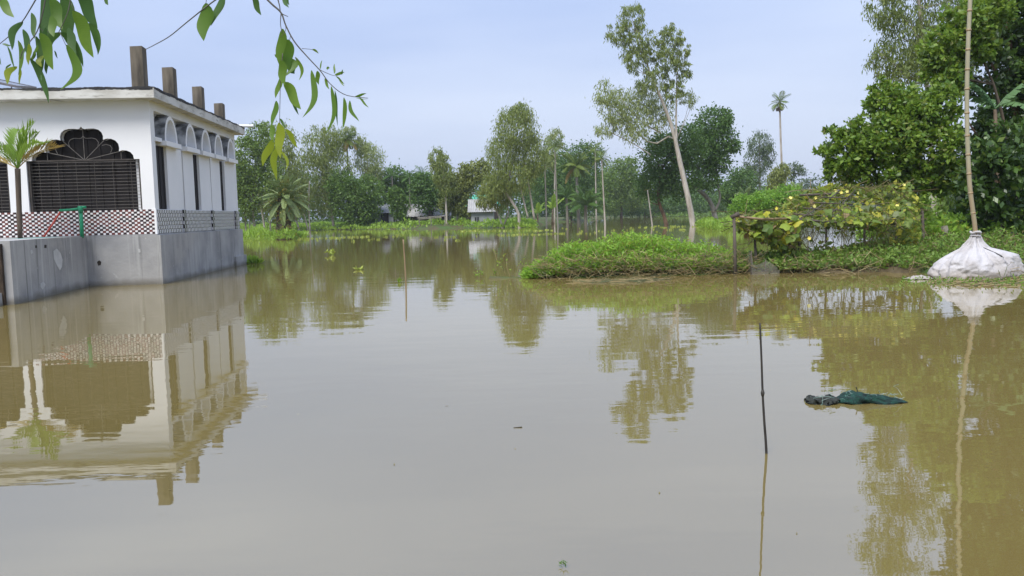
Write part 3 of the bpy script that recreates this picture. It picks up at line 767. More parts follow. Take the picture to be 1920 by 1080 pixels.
# ================================================================ FAR SHORE
# ---- left grove
G1 = 'trees on the far left shore'
tree('leafy_tree', 'tall light green leafy tree rising directly behind the white building\'s far end', 104,
     [(470, 300, 32, 45), (490, 265, 28, 36), (465, 370, 28, 40), (505, 330, 30, 42), (448, 340, 20, 45)], [([(478, 434), (474, 380), (480, 300)], 3, 1.2), ([(461, 432), (459, 380), (462, 330)], 1.6, 1), ([(468, 432), (469, 390), (470, 350)], 1.2, .8)], 'light', 'fine', 7000, lp=22, bark='grey', group=G1, leafscale=1.4)
tree('eucalyptus_tree', 'grey-green eucalyptus with thin leaning trunk between the white building and date palm', 110,
     [(525, 265, 34, 38), (535, 320, 38, 46), (510, 375, 30, 36), (555, 370, 30, 38)], [([(497, 432), (490, 390), (480, 330), (500, 290)], 2, 1), ([(560, 428), (548, 380), (540, 300)], 1.6, .8), ([(507, 430), (506, 395), (505, 350)], 1.5, 1), ([(577, 428), (568, 395), (560, 370)], 1.5, .9), ([(581, 428), (579, 390), (580, 340)], 1.5, .9)], 'euc', 'euc', 6500, bark='pale', group=G1)
tree('eucalyptus_tree', 'broad grey-green eucalyptus with pale forked trunk right of the date palm', 116,
     [(600, 275, 36, 40), (620, 262, 26, 28), (585, 330, 38, 45), (630, 320, 34, 45), (600, 375, 40, 30)], [([(626, 430), (620, 385), (610, 345), (602, 310)], 2.6, 1.0), ([(620, 385), (606, 360), (598, 350)], 1.4, .7)], 'euc', 'euc', 8500, bark='pale', group=G1)
tree('leafy_tree', 'bushy mid-green tree low behind the green shore below the coconut palm', 114,
     [(655, 375, 36, 34), (690, 365, 30, 34), (640, 345, 28, 28), (675, 400, 38, 18)], [([(674, 428), (672, 390), (665, 350)], 2.0, 1.0), ([(660, 428), (655, 400), (650, 380)], 1.4, .8)], 'mid', 'broad', 6500, group=G1)
palm('coconut_palm', 'tall coconut palm with drooping crown among the eucalyptus trees on the left shore', 118, (650, 262), (657, 428), 30, 16, F_COCO, 'coco', (2.4, 1.5), seed=4, dry=3, tilt=(-.7, 1.0))
tree('eucalyptus_tree', 'pale feathery eucalyptus against the sky right of the tall coconut palm', 120,
     [(692, 300, 28, 34), (700, 335, 22, 34), (678, 272, 14, 22), (655, 248, 14, 14)], [([(690, 428), (690, 360), (688, 280)], 2, .8)], 'eucpale', 'euc', 4200, bark='pale', group=G1, leafscale=.95)
tree('dark_tree', 'dark dense round tree behind the grey whitewashed house', 122,
     [(738, 345, 28, 32), (765, 350, 22, 26), (725, 390, 24, 22)], [([(735, 424), (736, 390), (738, 345)], 2.6, 1.4)], 'dark', 'broad', 4500, group=G1)
palm('areca_palm', 'dark areca palm standing at the left of the grey house roof gap', 119, (735, 330), (738, 424), 26, 10, F_ARECA, 'darkpalm', (1.6, 1.1), seed=7)
palm('areca_palm', 'dark areca palm with drooping fronds halfway between grey house and tin-roofed house', 119, (768, 333), (769, 422), 24, 10, F_ARECA, 'darkpalm', (1.6, 1.1), seed=8)
palm('areca_palm', 'dark upright areca palm rising above the round tree near the tin-roofed house', 125, (790, 325), (790, 420), 22, 10, F_ARECA, 'darkpalm', (1.6, 1.1), seed=9)
tree('leafy_tree', 'dense dark round tree just left of the slim eucalyptus near the tin roof', 116,
     [(805, 365, 34, 34), (790, 345, 20, 22), (835, 350, 26, 26)], [([(806, 420), (806, 395), (806, 360)], 2.4, 1.4)], 'dark', 'broad', 5000, group=G1)
tree('leafy_tree', 'small leafy green bush tree before the grey house', 110, [(748, 385, 16, 26), (740, 365, 12, 16)], [([(750, 424), (749, 395)], 1.6, .8)], 'mid', 'broad', 1800, group=G1)
tree('eucalyptus_tree', 'slim straight eucalyptus with narrow crown standing before the tin-roofed house', 106,
     [(822, 300, 18, 26), (830, 325, 22, 24), (838, 350, 18, 22)], [([(838, 424), (836, 380), (832, 335), (824, 290)], 2.2, .8)], 'euc', 'euc', 2600, bark='pale', group=G1)
tree('leafy_tree', 'grey-green spreading bushy tree left of the green tarpaulin roof', 108,
     [(860, 355, 26, 30), (880, 330, 20, 26), (845, 385, 20, 18), (868, 390, 22, 16), (905, 320, 16, 22)], [([(854, 424), (860, 395), (864, 355)], 2.2, 1.2), ([(868, 422), (868, 395), (870, 370)], 1.2, .8)], 'olive', 'fine', 5200, leafscale=1.5, bark='pale', group=G1)
# ---- centre group
G2 = 'trees in the middle of the far shore'
tree('eucalyptus_tree', 'large broad eucalyptus with pale curved trunk, the biggest crown at mid shore', 92,
     [(968, 240, 40, 42), (945, 285, 34, 34), (1000, 290, 28, 42), (965, 330, 42, 34), (930, 345, 26, 28), (975, 212, 22, 22)],
     [([(974, 430), (972, 400), (958, 375), (948, 358), (955, 330), (965, 290)], 3.2, 1.2), ([(1002, 412), (992, 350), (980, 280)], 2.2, 1.0), ([(990, 408), (978, 360), (972, 320)], 1.8, .9)],
     'euc', 'euc', 12000, bark='pale', group=G2, leafscale=.95)
tree('willowy_tree', 'leaning forked willowy tree at the water\'s edge right of the green-roofed shed', 94,
     [(938, 370, 24, 26), (912, 372, 20, 20), (918, 350, 18, 22), (950, 345, 18, 20)], [([(942, 428), (938, 412), (925, 380), (918, 360)], 2.0, .9), ([(942, 428), (953, 400), (950, 380)], 1.6, .8)], 'olive', 'euc', 3000, bark='pale', group=G2)
tree('pale_tree', 'slender pale-leaved tree behind the first two areca stems', 125, [(1040, 262, 18, 22), (1030, 295, 16, 22)], [([(1040, 412), (1040, 320), (1040, 255)], 1.6, .7)], 'eucpale', 'euc', 1500, bark='pale', group=G2)
tree('dark_tree', 'big dark tree mass behind the mid-shore coconut palm', 140,
     [(1060, 330, 44, 50), (1095, 315, 34, 50), (1020, 350, 30, 44), (1085, 375, 46, 36), (1110, 290, 20, 22)], [([(1070, 412), (1070, 380), (1070, 320)], 3, 1.5)], 'dark', 'broad', 9000, group=G2, leafscale=1.1)
palm('coconut_palm', 'coconut palm with yellow-green fronds standing at mid shore', 122, (1080, 312), (1085, 414), 38, 18, F_COCO, 'coco', (3.4, 2.2), seed=5, tilt=(-.6, 1.2), dry=1)
palm('areca_palm', 'thin areca palm left of the mid-shore coconut, rising from the water nearest the big eucalyptus', 96, (1021, 288), (1025, 429), 24, 11, F_ARECA, 'coco', (1.5, .9), seed=11, bark='pale')
palm('areca_palm', 'thin areca palm immediately left of the mid-shore coconut palm', 98, (1040, 275), (1046, 428), 25, 11, F_ARECA, 'coco', (1.5, .9), seed=12, bark='pale')
palm('areca_palm', 'thin areca palm right of the mid-shore coconut, the one with lower crown', 96, (1128, 298), (1135, 429), 25, 12, F_ARECA, 'coco', (1.7, 1.0), seed=13, bark='pale')
palm('areca_palm', 'thin areca palm right of the mid-shore coconut, the one with higher crown', 130, (1116, 282), (1118, 410), 25, 12, F_ARECA, 'coco', (1.4, .9), seed=14, bark='pale')
palm('short_palm', 'short stemless young coconut palm with arching fronds at foot of mid-shore coconut', 118, (1098, 385), (1098, 414), 44, 14, F_COCO, 'darkpalm', (3, 3), seed=15, tilt=(.0, 1.3))
palm('short_palm', 'short dark young coconut palm left of the coconut foot', 121, (1062, 372), (1064, 412), 34, 12, F_COCO, 'darkpalm', (2.5, 2), seed=16, tilt=(.0, 1.3))
banana('banana_plant', 'upright bright banana plant left of the short palms on mid shore', 112, (1036, 416), (1036, 392), 30, 7, M_BANY, seed=4, tilt=(.3, 1.45), r_px=2)
banana('banana_plant', 'low bright banana plant at the foot of the biggest eucalyptus', 110, (1008, 418), (1008, 400), 26, 7, M_BANY, seed=6, tilt=(.1, 1.1), r_px=2)
tree('light_tree', 'rounded light green tree between the areca palms and the dark tree', 190,
     [(1160, 335, 34, 34), (1185, 360, 28, 34), (1145, 375, 30, 30), (1175, 312, 22, 18)], [([(1165, 404), (1165, 380), (1165, 340)], 2.5, 1.4)], 'light', 'broad', 6000, group=G2, leafscale=1.5)
tree('dark_tree', 'low dark shrubby tree right of the round light tree over far water', 200,
     [(1210, 385, 34, 20), (1170, 392, 30, 14), (1255, 388, 34, 18), (1310, 385, 34, 20), (1360, 382, 30, 22)], [([(1210, 404), (1210, 385)], 2, 1)], 'dark', 'broad', 6500, leafscale=1.5, group=G2)
# ---- the dark tree with two trunks and the tall eucalyptus in the water
tree('dark_spreading_tree', 'large dark green spreading tree with reddish trunk behind the tall eucalyptus', 86,
     [(1245, 300, 46, 38), (1225, 345, 32, 32), (1275, 335, 38, 40), (1285, 272, 36, 36), (1240, 270, 24, 20)], [([(1250, 424), (1245, 405), (1234, 370), (1240, 320)], 4.2, 2.0)], 'dark', 'broad', 10500, bark='red', leafscale=1.0, limbs=14)
tree('dark_spreading_tree', 'large dark green tree with pale grey forked trunk right of the tall eucalyptus', 90,
     [(1335, 232, 34, 30), (1350, 265, 34, 28), (1315, 285, 34, 40), (1360, 220, 14, 16), (1345, 305, 26, 26), (1325, 335, 26, 22), (1375, 275, 14, 12)],
     [([(1343, 420), (1335, 385), (1318, 362), (1300, 348), (1308, 320), (1320, 280)], 5, 1.8), ([(1341, 395), (1350, 372), (1346, 345), (1342, 300)], 2.4, 1.2)], 'dark', 'broad', 9500, bark='grey', leafscale=1.0, limbs=16)
tree('tall_eucalyptus', 'very tall sparse eucalyptus with white leaning trunk standing in the flood water', 80,
     [(1185, 28, 24, 26), (1160, 62, 22, 24), (1200, 75, 26, 30), (1190, 110, 30, 24), (1258, 62, 20, 22), (1275, 95, 18, 26), (1250, 110, 26, 30), (1230, 90, 18, 24),
      (1225, 150, 34, 26), (1280, 130, 16, 22), (1265, 170, 18, 26)],
     [([(1300, 424), (1290, 370), (1276, 310), (1262, 245), (1242, 190), (1218, 135), (1196, 60)], 6.0, 1.0), ([(1268, 270), (1268, 200), (1270, 110)], 2.4, .7)],
     'euc', 'euc', 9000, lp=24, bark='pale', leafscale=.95, limbs=26, clf=.85)
tc_ = tree('tall_eucalyptus', 'slender second eucalyptus with pale drooping crown left of the tall white trunk', 81,
     [(1135, 180, 26, 30), (1165, 200, 32, 34), (1200, 190, 30, 36), (1235, 205, 28, 40), (1190, 240, 38, 26), (1130, 245, 24, 12), (1150, 225, 24, 18), (1290, 185, 18, 16)],
     [([(1303, 423), (1292, 370), (1277, 300), (1262, 255), (1225, 270), (1190, 245), (1140, 190)], 2.5, .6), ([(1220, 290), (1180, 265), (1125, 240)], 1.2, .4), ([(1240, 250), (1200, 225), (1160, 180)], 1.4, .5)],
     'eucpale', 'euc', 6000, lp=14, bark='pale', leafscale=.95, limbs=26, clf=1.1, shell=.1)
palm('dead_palm_stem', 'thin pale dead stem without leaves standing in water left of the reddish trunk', 84, (1214, 356), (1224, 430), 7, 2, F_ARECA, 'dry', (1.5, 1.0), bark='pale', tilt=(0, .2), seed=2)
# ---- right of the dark tree
tree('grey_eucalyptus', 'grey sparse eucalyptus left of the tall areca palm on the right', 130,
     [(1425, 270, 24, 24), (1418, 305, 24, 30), (1440, 290, 14, 24), (1408, 330, 22, 22)], [([(1426, 405), (1425, 350), (1424, 260)], 2.0, .8)], 'hazy', 'euc', 3200, bark='grey')
palm('tall_areca_palm', 'very tall areca palm with small round crown and nut bunch against the sky', 105, (1462, 192), (1472, 395), 24, 16, F_ARECA, 'coco', (2.4, 1.5), seed=21, nuts=True, bark='pale', mid=(1465, 290), tilt=(-.7, 1.2))
tree('olive_tree', 'yellowish willowy tree just left of the tall areca stem', 100,
     [(1458, 335, 16, 26), (1450, 360, 16, 20), (1470, 318, 10, 14)], [([(1456, 402), (1462, 375), (1470, 345)], 2.0, .8)], 'olive', 'euc', 1900, bark='pale')
tree('airy_tree', 'airy flat-topped small tree right of the tall areca stem', 110, [(1490, 315, 18, 9), (1500, 322, 14, 8), (1480, 330, 10, 10)], [([(1476, 402), (1482, 350), (1490, 318)], 1.2, .5)], 'hazy', 'fine', 700, limbs=12)
tree('dark_tree', 'dark tree behind the ferny palms right of the large dark tree', 120, [(1390, 345, 26, 30), (1370, 365, 24, 24), (1405, 375, 30, 22)], [([(1390, 402), (1390, 350)], 2, 1)], 'dark', 'broad', 4200)
palm('short_palm', 'blue-green feathery short palm above the bright bushes on the right', 95, (1398, 372), (1398, 398), 26, 12, F_COCO, 'date', (2, 2), seed=23, tilt=(.2, 1.3))
palm('short_palm', 'feathery short palm behind the vine trellis top', 90, (1495, 366), (1495, 396), 28, 12, F_COCO, 'date', (2, 2), seed=24, tilt=(.1, 1.3))
for i, (x, y, rx, ry, lb) in enumerate([(1400, 385, 26, 18, 'lowest bright green creeper-covered bush beside the trellis\'s left post'), (1440, 378, 28, 20, 'bright green creeper bush in the middle of the three behind the trellis'),
                                        (1475, 372, 24, 24, 'tallest bright green creeper bush behind the trellis')]):
    tree('creeper_bush', lb, 72, [(x, y, rx, ry), (x - 12, y + 10, rx * .7, ry * .6), (x + 14, y + 8, rx * .7, ry * .7)], [([(x, 408), (x, y)], 1.2, .6)], 'lime', 'broad', 3400, cat='bush', leafscale=.75, lp=18, shell=.55)
# far hazy tree line seen in the gap right of the areca palm, and behind everything
def wood(name, label, px0, px1, D0, D1, y_top, leaf, n, seed, sc_=2.2, rx=(14, 26), ybase=400):
    rng = np.random.default_rng(seed); blobs = []
    x = px0
    while x < px1:
        D = rng.uniform(D0, D1); top = y_top(x) + rng.normal() * 6; hz = HZ - ROLL * (x - 960)
        yb = hz + 3
        r = rng.uniform(*rx); kk = mpp(D)
        yy = top + r * .7
        while yy < yb + 4:
            c = P(x + rng.normal() * 5, yy, D); blobs.append((c[0], c[1], c[2], r * kk, r * .8 * kk, r * kk)); yy += r * .9
        x += r * .8
    Vc, _ = crown_points(blobs, n, 8, 'broad', rng, sc_ * 1.25, .3, 1.8)
    q = MB(); q.quads(Vc)
    return tag(link(name, q.mesh(name), LEAF[leaf]), label, 'wood', kind='stuff')
wood('far_wood', 'dark far wood closing the view behind the left shore', -500, 1010, 150, 180, lambda x: np.interp(x, [-500, 440, 640, 720, 880, 1010], [300, 310, 330, 345, 345, 330]), 'dark', 60000, 5, 1.9)
wood('far_wood', 'far wood behind the open water at the centre', 990, 1480, 230, 260, lambda x: np.interp(x, [990, 1060, 1130, 1200, 1400, 1480], [300, 300, 320, 335, 345, 350]), 'mid', 40000, 6, 2.2)
wood('far_wood', 'pale hazy tree line on the horizon above the vine trellis', 1440, 2500, 300, 340, lambda x: 338 + 9 * math.sin(x * .09) + 6 * math.sin(x * .21), 'hazy', 30000, 8, 2.6, rx=(9, 16))
# ---- date palm on the green spit
palm('date_palm', 'stout date palm overgrown with creeper on the grassy spit beyond the building', 66, (534, 372), (531, 450), 54, 50, F_DATE, 'date', (15, 13), seed=31, tilt=(-1.0, 1.35), bark='brown', flare=1.0)
rng = np.random.default_rng(5); q = MB(); k = mpp(66)
for i in range(1):
    n = 900; y = rng.uniform(335, 448, n); pos = np.array([P(531 + rng.normal() * (6 if yy < 360 else 13), yy, 66 - abs(rng.normal()) * .5) for yy in y])
    q.quads(leaf_verts(pos, rng.normal(size=(n, 3)) + np.array([0, 0, -.6]), .19, .12, rng))
co = P(531, 448, 65.4)
LEAF['creep'] = leafmat('yellowing_creeper_leaf', (0.17, 0.17, 0.04), (0.24, 0.19, 0.07), trans=.3, c3=(0.10, 0.16, 0.03), p3=.55)
cr = link('trunk_creeper', q.mesh('trunk_creeper', False, co), LEAF['creep'], None, tuple(co)); tag(cr, 'yellowing creeper hanging round the stout date palm trunk', 'creeper')

# ---- houses on the left shore
m_hw = pmat('greyish_whitewash', (0.33, 0.345, 0.35), (0.24, 0.25, 0.26), scale=.8, rough=.9)
m_tin = pmat('old_tin_sheet', (0.40, 0.40, 0.39), (0.27, 0.26, 0.25), scale=.6, rough=.5)
m_gr = pmat('green_roof_sheet', (0.07, 0.36, 0.25), (0.10, 0.44, 0.31), scale=.6, rough=.6)
m_dk = pmat('dark_opening', (0.02, 0.02, 0.022), (0.03, 0.028, 0.028), scale=1)
m_brn = pmat('old_mud_wall', (0.14, 0.115, 0.10), (0.09, 0.075, 0.065), scale=.8)
def corrug(p0, p1, q0, q1, n=28, amp=.03):
    """ribbed sheet spanned by the edges p0-p1 and q0-q1"""
    mb = MB(); V = []; p0, p1, q0, q1 = map(np.array, (p0, p1, q0, q1)); nn = unit(np.cross(p1 - p0, q0 - p0)) 
    for i in range(n + 1):
        t = i / n; a = amp * (1 if i % 2 else -1)
        for base in (p0 + (p1 - p0) * t, q0 + (q1 - q0) * t): V.append(base + nn * a)
    for i in range(n + 1):
        t = i / n; a = amp * (1 if i % 2 else -1) - .025
        for base in (p0 + (p1 - p0) * t, q0 + (q1 - q0) * t): V.append(base + nn * a)
    o = 2 * (n + 1)
    F = [(2*i, 2*i+2, 2*i+3, 2*i+1) for i in range(n)] + [(o+2*i, o+2*i+1, o+2*i+3, o+2*i+2) for i in range(n)]
    mb.add(V, F); return mb
def house(name, label, D, x0, x1, ytop, ybase, depth, roofh, m_wall, m_roof, wins_, door=None, over=.4):
    a = P(x0, ybase, D); c = P(x1, ybase, D); zt = P((x0 + x1) / 2, ytop, D)[2]; w = c[0] - a[0]; z0 = -0.2
    o0 = ((a[0] + c[0]) / 2, D, 0.2)
    root = thing(name, label, 'house', o0)
    hw = w / 2; zt -= .2; z0 -= .2
    q = MB(); q.box(-hw, hw, 0, .15, z0, zt); q.box(-hw, -hw + .15, .15, depth, z0, zt); q.box(hw - .15, hw, .15, depth, z0, zt); q.box(-hw + .15, hw - .15, depth - .15, depth, z0, zt)
    q.prism([(0, zt), (depth, zt), (depth / 2, zt + roofh)], 0, -hw + .001, -hw + .14); q.prism([(0, zt), (depth, zt), (depth / 2, zt + roofh)], 0, hw - .14, hw - .001)
    link('wall', q.mesh('wall'), m_wall, root)
    e = over * roofh / (depth / 2)
    q = corrug((-hw - over, -over, zt - e + .05), (hw + over, -over, zt - e + .05), (-hw - over, depth / 2, zt + roofh + .05), (hw + over, depth / 2, zt + roofh + .05))
    link('roof', q.mesh('roof'), m_roof, root)
    q = corrug((-hw - over, depth / 2 + .01, zt + roofh + .05), (hw + over, depth / 2 + .01, zt + roofh + .05), (-hw - over, depth + over, zt - e + .05), (hw + over, depth + over, zt - e + .05))
    link('roof', q.mesh('roof'), m_roof, root)
    for (u, v, ww, hh) in wins_:
        q = MB(); cx = -hw + u * w; cz = z0 + v * (zt - z0)
        q.box(cx - ww / 2, cx + ww / 2, -.03, -.003, cz - hh / 2, cz + hh / 2); wn_ = link('window', q.mesh('window'), m_dk, root)
        q = MB(); q.box(cx - ww / 2 - .06, cx + ww / 2 + .06, -.06, -.031, cz - hh / 2 - .07, cz - hh / 2); q.box(cx - .03, cx + .03, -.05, -.031, cz - hh / 2, cz + hh / 2); link('frame', q.mesh('frame'), m_wall, wn_)
    if door:
        q = MB(); cx = -hw + door * w; q.box(cx - .5, cx + .5, -.04, -.003, z0 + .3, z0 + 2.3); link('door', q.mesh('door'), m_dk, root)
    return root
house('grey_house', 'low whitewashed grey house with tin roof behind the leftmost green shore', 116, 678, 752, 398, 424, 5, 1.0, m_hw, pmat('grey_tin', (0.24, 0.26, 0.28), (0.17, 0.18, 0.2), scale=.6), [(.30, .62, .9, .8), (.86, .45, .5, .9)], .6)
house('tin_house', 'dark mud-walled house with bright tin roof behind the slim eucalyptus', 118, 752, 842, 403, 424, 5, 1.5, m_brn, m_tin, [(.3, .5, .7, .7)], .6)
house('white_house', 'small pale-walled house with white tin roof below the green sheet roof', 102, 884, 926, 394, 424, 4, 1.3, m_hw, m_tin, [(.25, .5, .5, .6)], None)
house('green_shed', 'shed with a bright green sheet roof behind the small pale house', 112, 874, 934, 384, 424, 4, 1.3, m_brn, m_gr, [(.5, .5, .7, .6)], None)
# bamboo landing poles before the tin house
q = MB(); lo = P(810, 412, 104)
for (x0, y0, x1, y1) in [(782, 409, 836, 405), (786, 411, 828, 408)]: q.tube([P(x0, y0, 104), P(x1, y1, 104)], .07, 5)
for x in (786, 808, 834): q.tube([P(x, 406, 104), np.array([P(x, 406, 104)[0], 104, -.4])], .06, 5)
tag(link('bamboo_rail', q.mesh('bamboo_rail', False, lo), BARK['grey'], None, tuple(lo)), 'pale bamboo pole railing before the tin-roofed house', 'railing')

# ---- bright green growth on the shores
M_HYA = leafmat('water_hyacinth_leaf', (0.13, 0.23, 0.03), (0.22, 0.32, 0.06), trans=.35)
M_HYY = leafmat('yellow_green_float_leaf', (0.22, 0.28, 0.05), (0.30, 0.34, 0.10), trans=.25)
def mat_growth(name, label, pts, n, hgt, ll, lw, mat, seed, up=.9, zf=None):
    """pts: list of (px, py_front, py_back) of the strip on the water; leaves between the two rows"""
    rng = np.random.default_rng(seed); xs = np.array([p[0] for p in pts]); pos = []
    while len(pos) < n:
        x = rng.uniform(xs[0], xs[-1]); yf = np.interp(x, xs, [p[1] for p in pts]); yb = np.interp(x, xs, [p[2] for p in pts]); h = np.interp(x, xs, [p[3] for p in pts]) if len(pts[0]) > 3 else hgt
        Df = G(x, yf)[1]; Db = G(x, yb)[1]; D = Df + (Db - Df) * rng.random(); p = P(x, yf, D); z = max(0.02, ground_h(p[0], D))
        hh = h * (0.35 + 0.65 * math.sin(3.0 * x * .02 + seed) ** 2)
        pos.append((p[0], D, z + rng.random() ** 1.3 * hh))
    pos = np.array(pos); d = rng.normal(size=pos.shape) * .6 + np.array([0, 0, up]); s = .7 + .6 * rng.random(n)
    q = MB(); q.quads(leaf_verts(pos, d, ll * s, lw * s, rng))
    return tag(link(name, q.mesh(name), mat), label, 'water plants', kind='stuff')
mat_growth('shore_hyacinth', 'bright green water hyacinth lining the left far shore', [(440, 437, 426, .5), (560, 433, 426, .45), (640, 431, 424, .45), (700, 431, 422, .5), (760, 430, 420, .9), (840, 427, 419, .8), (900, 428, 420, .5), (1005, 427, 421, .45)], 15000, .7, .36, .2, M_HYA, 3)
mat_growth('spit_grass', 'bright green grass and weeds round the foot of the date palm', [(440, 449, 440, .7), (500, 450, 442, .8), (545, 450, 443, .7), (575, 444, 441, .25)], 4000, .8, .36, .10, M_HYA, 4)
mat_growth('far_shore_plants', 'green plants along the distant shore behind the tall eucalyptus', [(1140, 407, 403, .8), (1250, 407, 403, .9), (1400, 405, 400, .9)], 5000, .9, .45, .25, LEAF['mid'], 6)
mat_growth('floating_hyacinth', 'floating bright green hyacinth patch right of the tall eucalyptus trunk', [(1308, 428, 421, .4), (1345, 432, 416, .7), (1395, 430, 416, .8)], 3000, .5, .3, .18, M_HYA, 7)
mat_growth('right_shore_weeds', 'green weeds on the land behind the right-hand trees', [(1722, 447, 424, 1.2), (1760, 446, 420, 1.8), (1920, 444, 418, 2.0), (2200, 440, 410, 2)], 9000, 1.5, .35, .10, LEAF['light'], 9)
# floating yellow-green weed flecks and rafts
fl_rng = random.Random(3)
raft_mes = []
for s in range(5):
    r_ = np.random.default_rng(40 + s); n = 15
    pos = np.stack([r_.normal(size=n) * .28, r_.normal(size=n) * .16, r_.uniform(.005, .03, n)], 1); d = r_.normal(size=(n, 3)); d[:, 2] = np.abs(d[:, 2]) * .12
    q = MB(); q.quads(leaf_verts(pos, d, .2, .15, r_)); raft_mes.append(q.mesh('floating_weed'))
def raft(px, py, s, label, group):
    p = G(px, py); o = link('floating_weed', raft_mes[fl_rng.randrange(5)], M_HYY, None, (p[0], p[1], 0.004), (0, 0, fl_rng.uniform(0, 6.28)), (s, s * fl_rng.uniform(.6, 1.0), 1)); tag(o, label, 'floating weed', group)
for i in range(34):
    raft(fl_rng.uniform(560, 900), fl_rng.gauss(446, 5), fl_rng.uniform(.10, .34), 'small yellow-green weed raft floating before the left shore', 'weed rafts before the left shore')
for i in range(16):
    x = 560 + i * 8.5; raft(x, 449 - i * .35 + fl_rng.gauss(0, .7), fl_rng.uniform(.25, .5), 'yellow-green weed in the long floating line beyond the bamboo stick', 'weed line before the left shore')
for i in range(16):
    x = 870 + i * 11; raft(x, 434 - i * .1 + fl_rng.gauss(0, .4), fl_rng.uniform(.4, .8), 'yellow-green weed of the upper floating line at mid shore', 'upper weed line at mid shore')
for i in range(14):
    x = 935 + i * 9; raft(x, 441.5 - i * .25 + fl_rng.gauss(0, .4), fl_rng.uniform(.3, .6), 'yellow-green weed of the lower floating line at mid shore', 'lower weed line at mid shore')
for i in range(22):
    raft(fl_rng.uniform(1040, 1240), fl_rng.gauss(434, 6), fl_rng.uniform(.10, .3), 'tiny weed fleck on the water beyond the weedy bank', 'weed flecks beyond the weedy bank')
for i in range(30):
    x = fl_rng.uniform(1195, 1370); raft(x, fl_rng.choice([425, 427, 431]) + fl_rng.gauss(0, .5), fl_rng.uniform(.3, .6), 'yellow-green weed raft round the foot of the tall eucalyptus', 'weed rafts round the tall eucalyptus')
# ================================================================ NEAR RIGHT: levee weeds, trellis, sack, trees
M_WEED = leafmat('weed_leaf', (0.12, 0.23, 0.028), (0.23, 0.36, 0.06), trans=.38, c3=(0.30, 0.33, 0.05), p3=.93)
M_WEED2 = leafmat('low_weed_leaf', (0.075, 0.14, 0.024), (0.16, 0.23, 0.05), trans=.3, c3=(0.20, 0.17, 0.07), p3=.88)
M_DEAD = leafmat('dead_stem', (0.15, 0.11, 0.06), (0.26, 0.20, 0.12), trans=.05, c3=(0.09, 0.11, 0.04), p3=.7)
def lev_y(x, side=0.0):
    return np.interp(x, _lx, [l[1] for l in LEV]) + side * np.interp(x, _lx, [l[2] for l in LEV])
def weeds(name, label, x0, x1, n, hfun, leafm, ll, lw, seed, side=(-1.2, 1.0), nleaf=9, spread=.25):
    rng = np.random.default_rng(seed); pos = []; dirs = []; stem = MB()
    for i in range(n):
        x = rng.uniform(x0, x1); sd_ = rng.uniform(*side); y = lev_y(x, sd_); z = max(ground_h(x, y), -.03)
        h = hfun(x) * (0.45 + .55 * rng.random()) * (1.0 if sd_ > -.55 else .5)
        lean = rng.normal(size=2) * spread * h; tip = np.array([x + lean[0], y + lean[1] - .05, z + h])
        t = .35 + .65 * rng.random(nleaf)[:, None]
        pos.append(np.array([x, y, z]) + (tip - np.array([x, y, z])) * t + rng.normal(size=(nleaf, 3)) * .035)
        d = rng.normal(size=(nleaf, 3)); d[:, 2] = np.abs(d[:, 2]) * .6 + .1; dirs.append(d)
        if i % 3 == 0: stem.tube([(x, y, z), (np.array([x, y, z]) + tip) / 2 + np.array([0, 0, .04]), tip], [.006, .005, .003], 3, cap=False)
    pos = np.concatenate(pos); dirs = np.concatenate(dirs); s = .6 + .8 * rng.random(len(pos))
    q = MB(); q.quads(leaf_verts(pos, dirs, ll * s, lw * s, rng)); nq = q.n
    q.v += [v for v in stem.v]; q.f += [[i + nq for i in f] for f in stem.f]; q.mi += [1] * len(stem.f); q.n += stem.n
    return tag(link(name, q.mesh(name), [leafm, M_DEAD]), label, 'weeds', kind='stuff')
def xat(px, D=20.0): return P(px, 500, D)[0]
hp = [xat(p) for p in (985, 1010, 1040, 1080, 1130, 1180, 1230, 1290, 1340, 1380)]
hv = [.10, .28, .46, .72, .66, .92, .82, .64, .56, .42]
weeds('weed_bank', 'bright green weeds growing on the low bank in the middle of the water', xat(985), xat(1385), 4300, lambda x: float(np.interp(x, hp, hv)), M_WEED, .095, .032, 1)
weeds('weed_bank', 'low dark green weeds under the vine trellis and before the sack', xat(1385), xat(1960), 2800, lambda x: float(np.interp(x, [xat(1385), xat(1480), xat(1600), xat(1700), xat(1800), xat(1960)], [.36, .34, .38, .36, .45, .55])), M_WEED2, .10, .042, 2, side=(-1.12, .6))
weeds('weed_bank', 'green undergrowth beneath the big dark trees behind the sack', xat(1720, 24), xat(2200, 24), 1500, lambda x: .8, M_WEED, .16, .06, 12, side=(0.0, 1.1))
# tangle of dead stems on the front of the bank
rng = np.random.default_rng(8); q = MB()
for i in range(1500):
    x = rng.uniform(xat(1010), xat(1400)) if i < 1200 else rng.uniform(xat(1400), xat(1900)); y = lev_y(x, rng.uniform(-1.55, -.9)); z = max(ground_h(x, y), 0)
    a = rng.uniform(0, 6.28); L_ = rng.uniform(.15, .55); el = rng.uniform(-.35, .9); p0 = np.array([x, y, z + rng.random() ** 1.5 * (.42 if i < 1200 else .2)])
    d = np.array([math.cos(a) * math.cos(el), math.sin(a) * math.cos(el) * .6, math.sin(el) * .8]); p2 = p0 + d * L_; p1 = (p0 + p2) / 2 + rng.normal(size=3) * .05
    p2[2] = max(p2[2], .0); r = rng.uniform(.003, .008)
    q.tube([p0, p1, p2], [r, r, r * .6], 3, cap=False)
for i in range(260):   # sunken twigs washed up before the bank
    x = rng.uniform(xat(1085), xat(1215)) + rng.normal() * .1; y = 18.3 + rng.normal() * .3; a = rng.uniform(-.5, .5) + (3.14 if rng.random() < .5 else 0); L_ = rng.uniform(.1, .4)
    q.tube([(x, y, .005), (x + math.cos(a) * L_, y + math.sin(a) * L_ * .5, rng.uniform(0, .05))], .005, 3, cap=False)
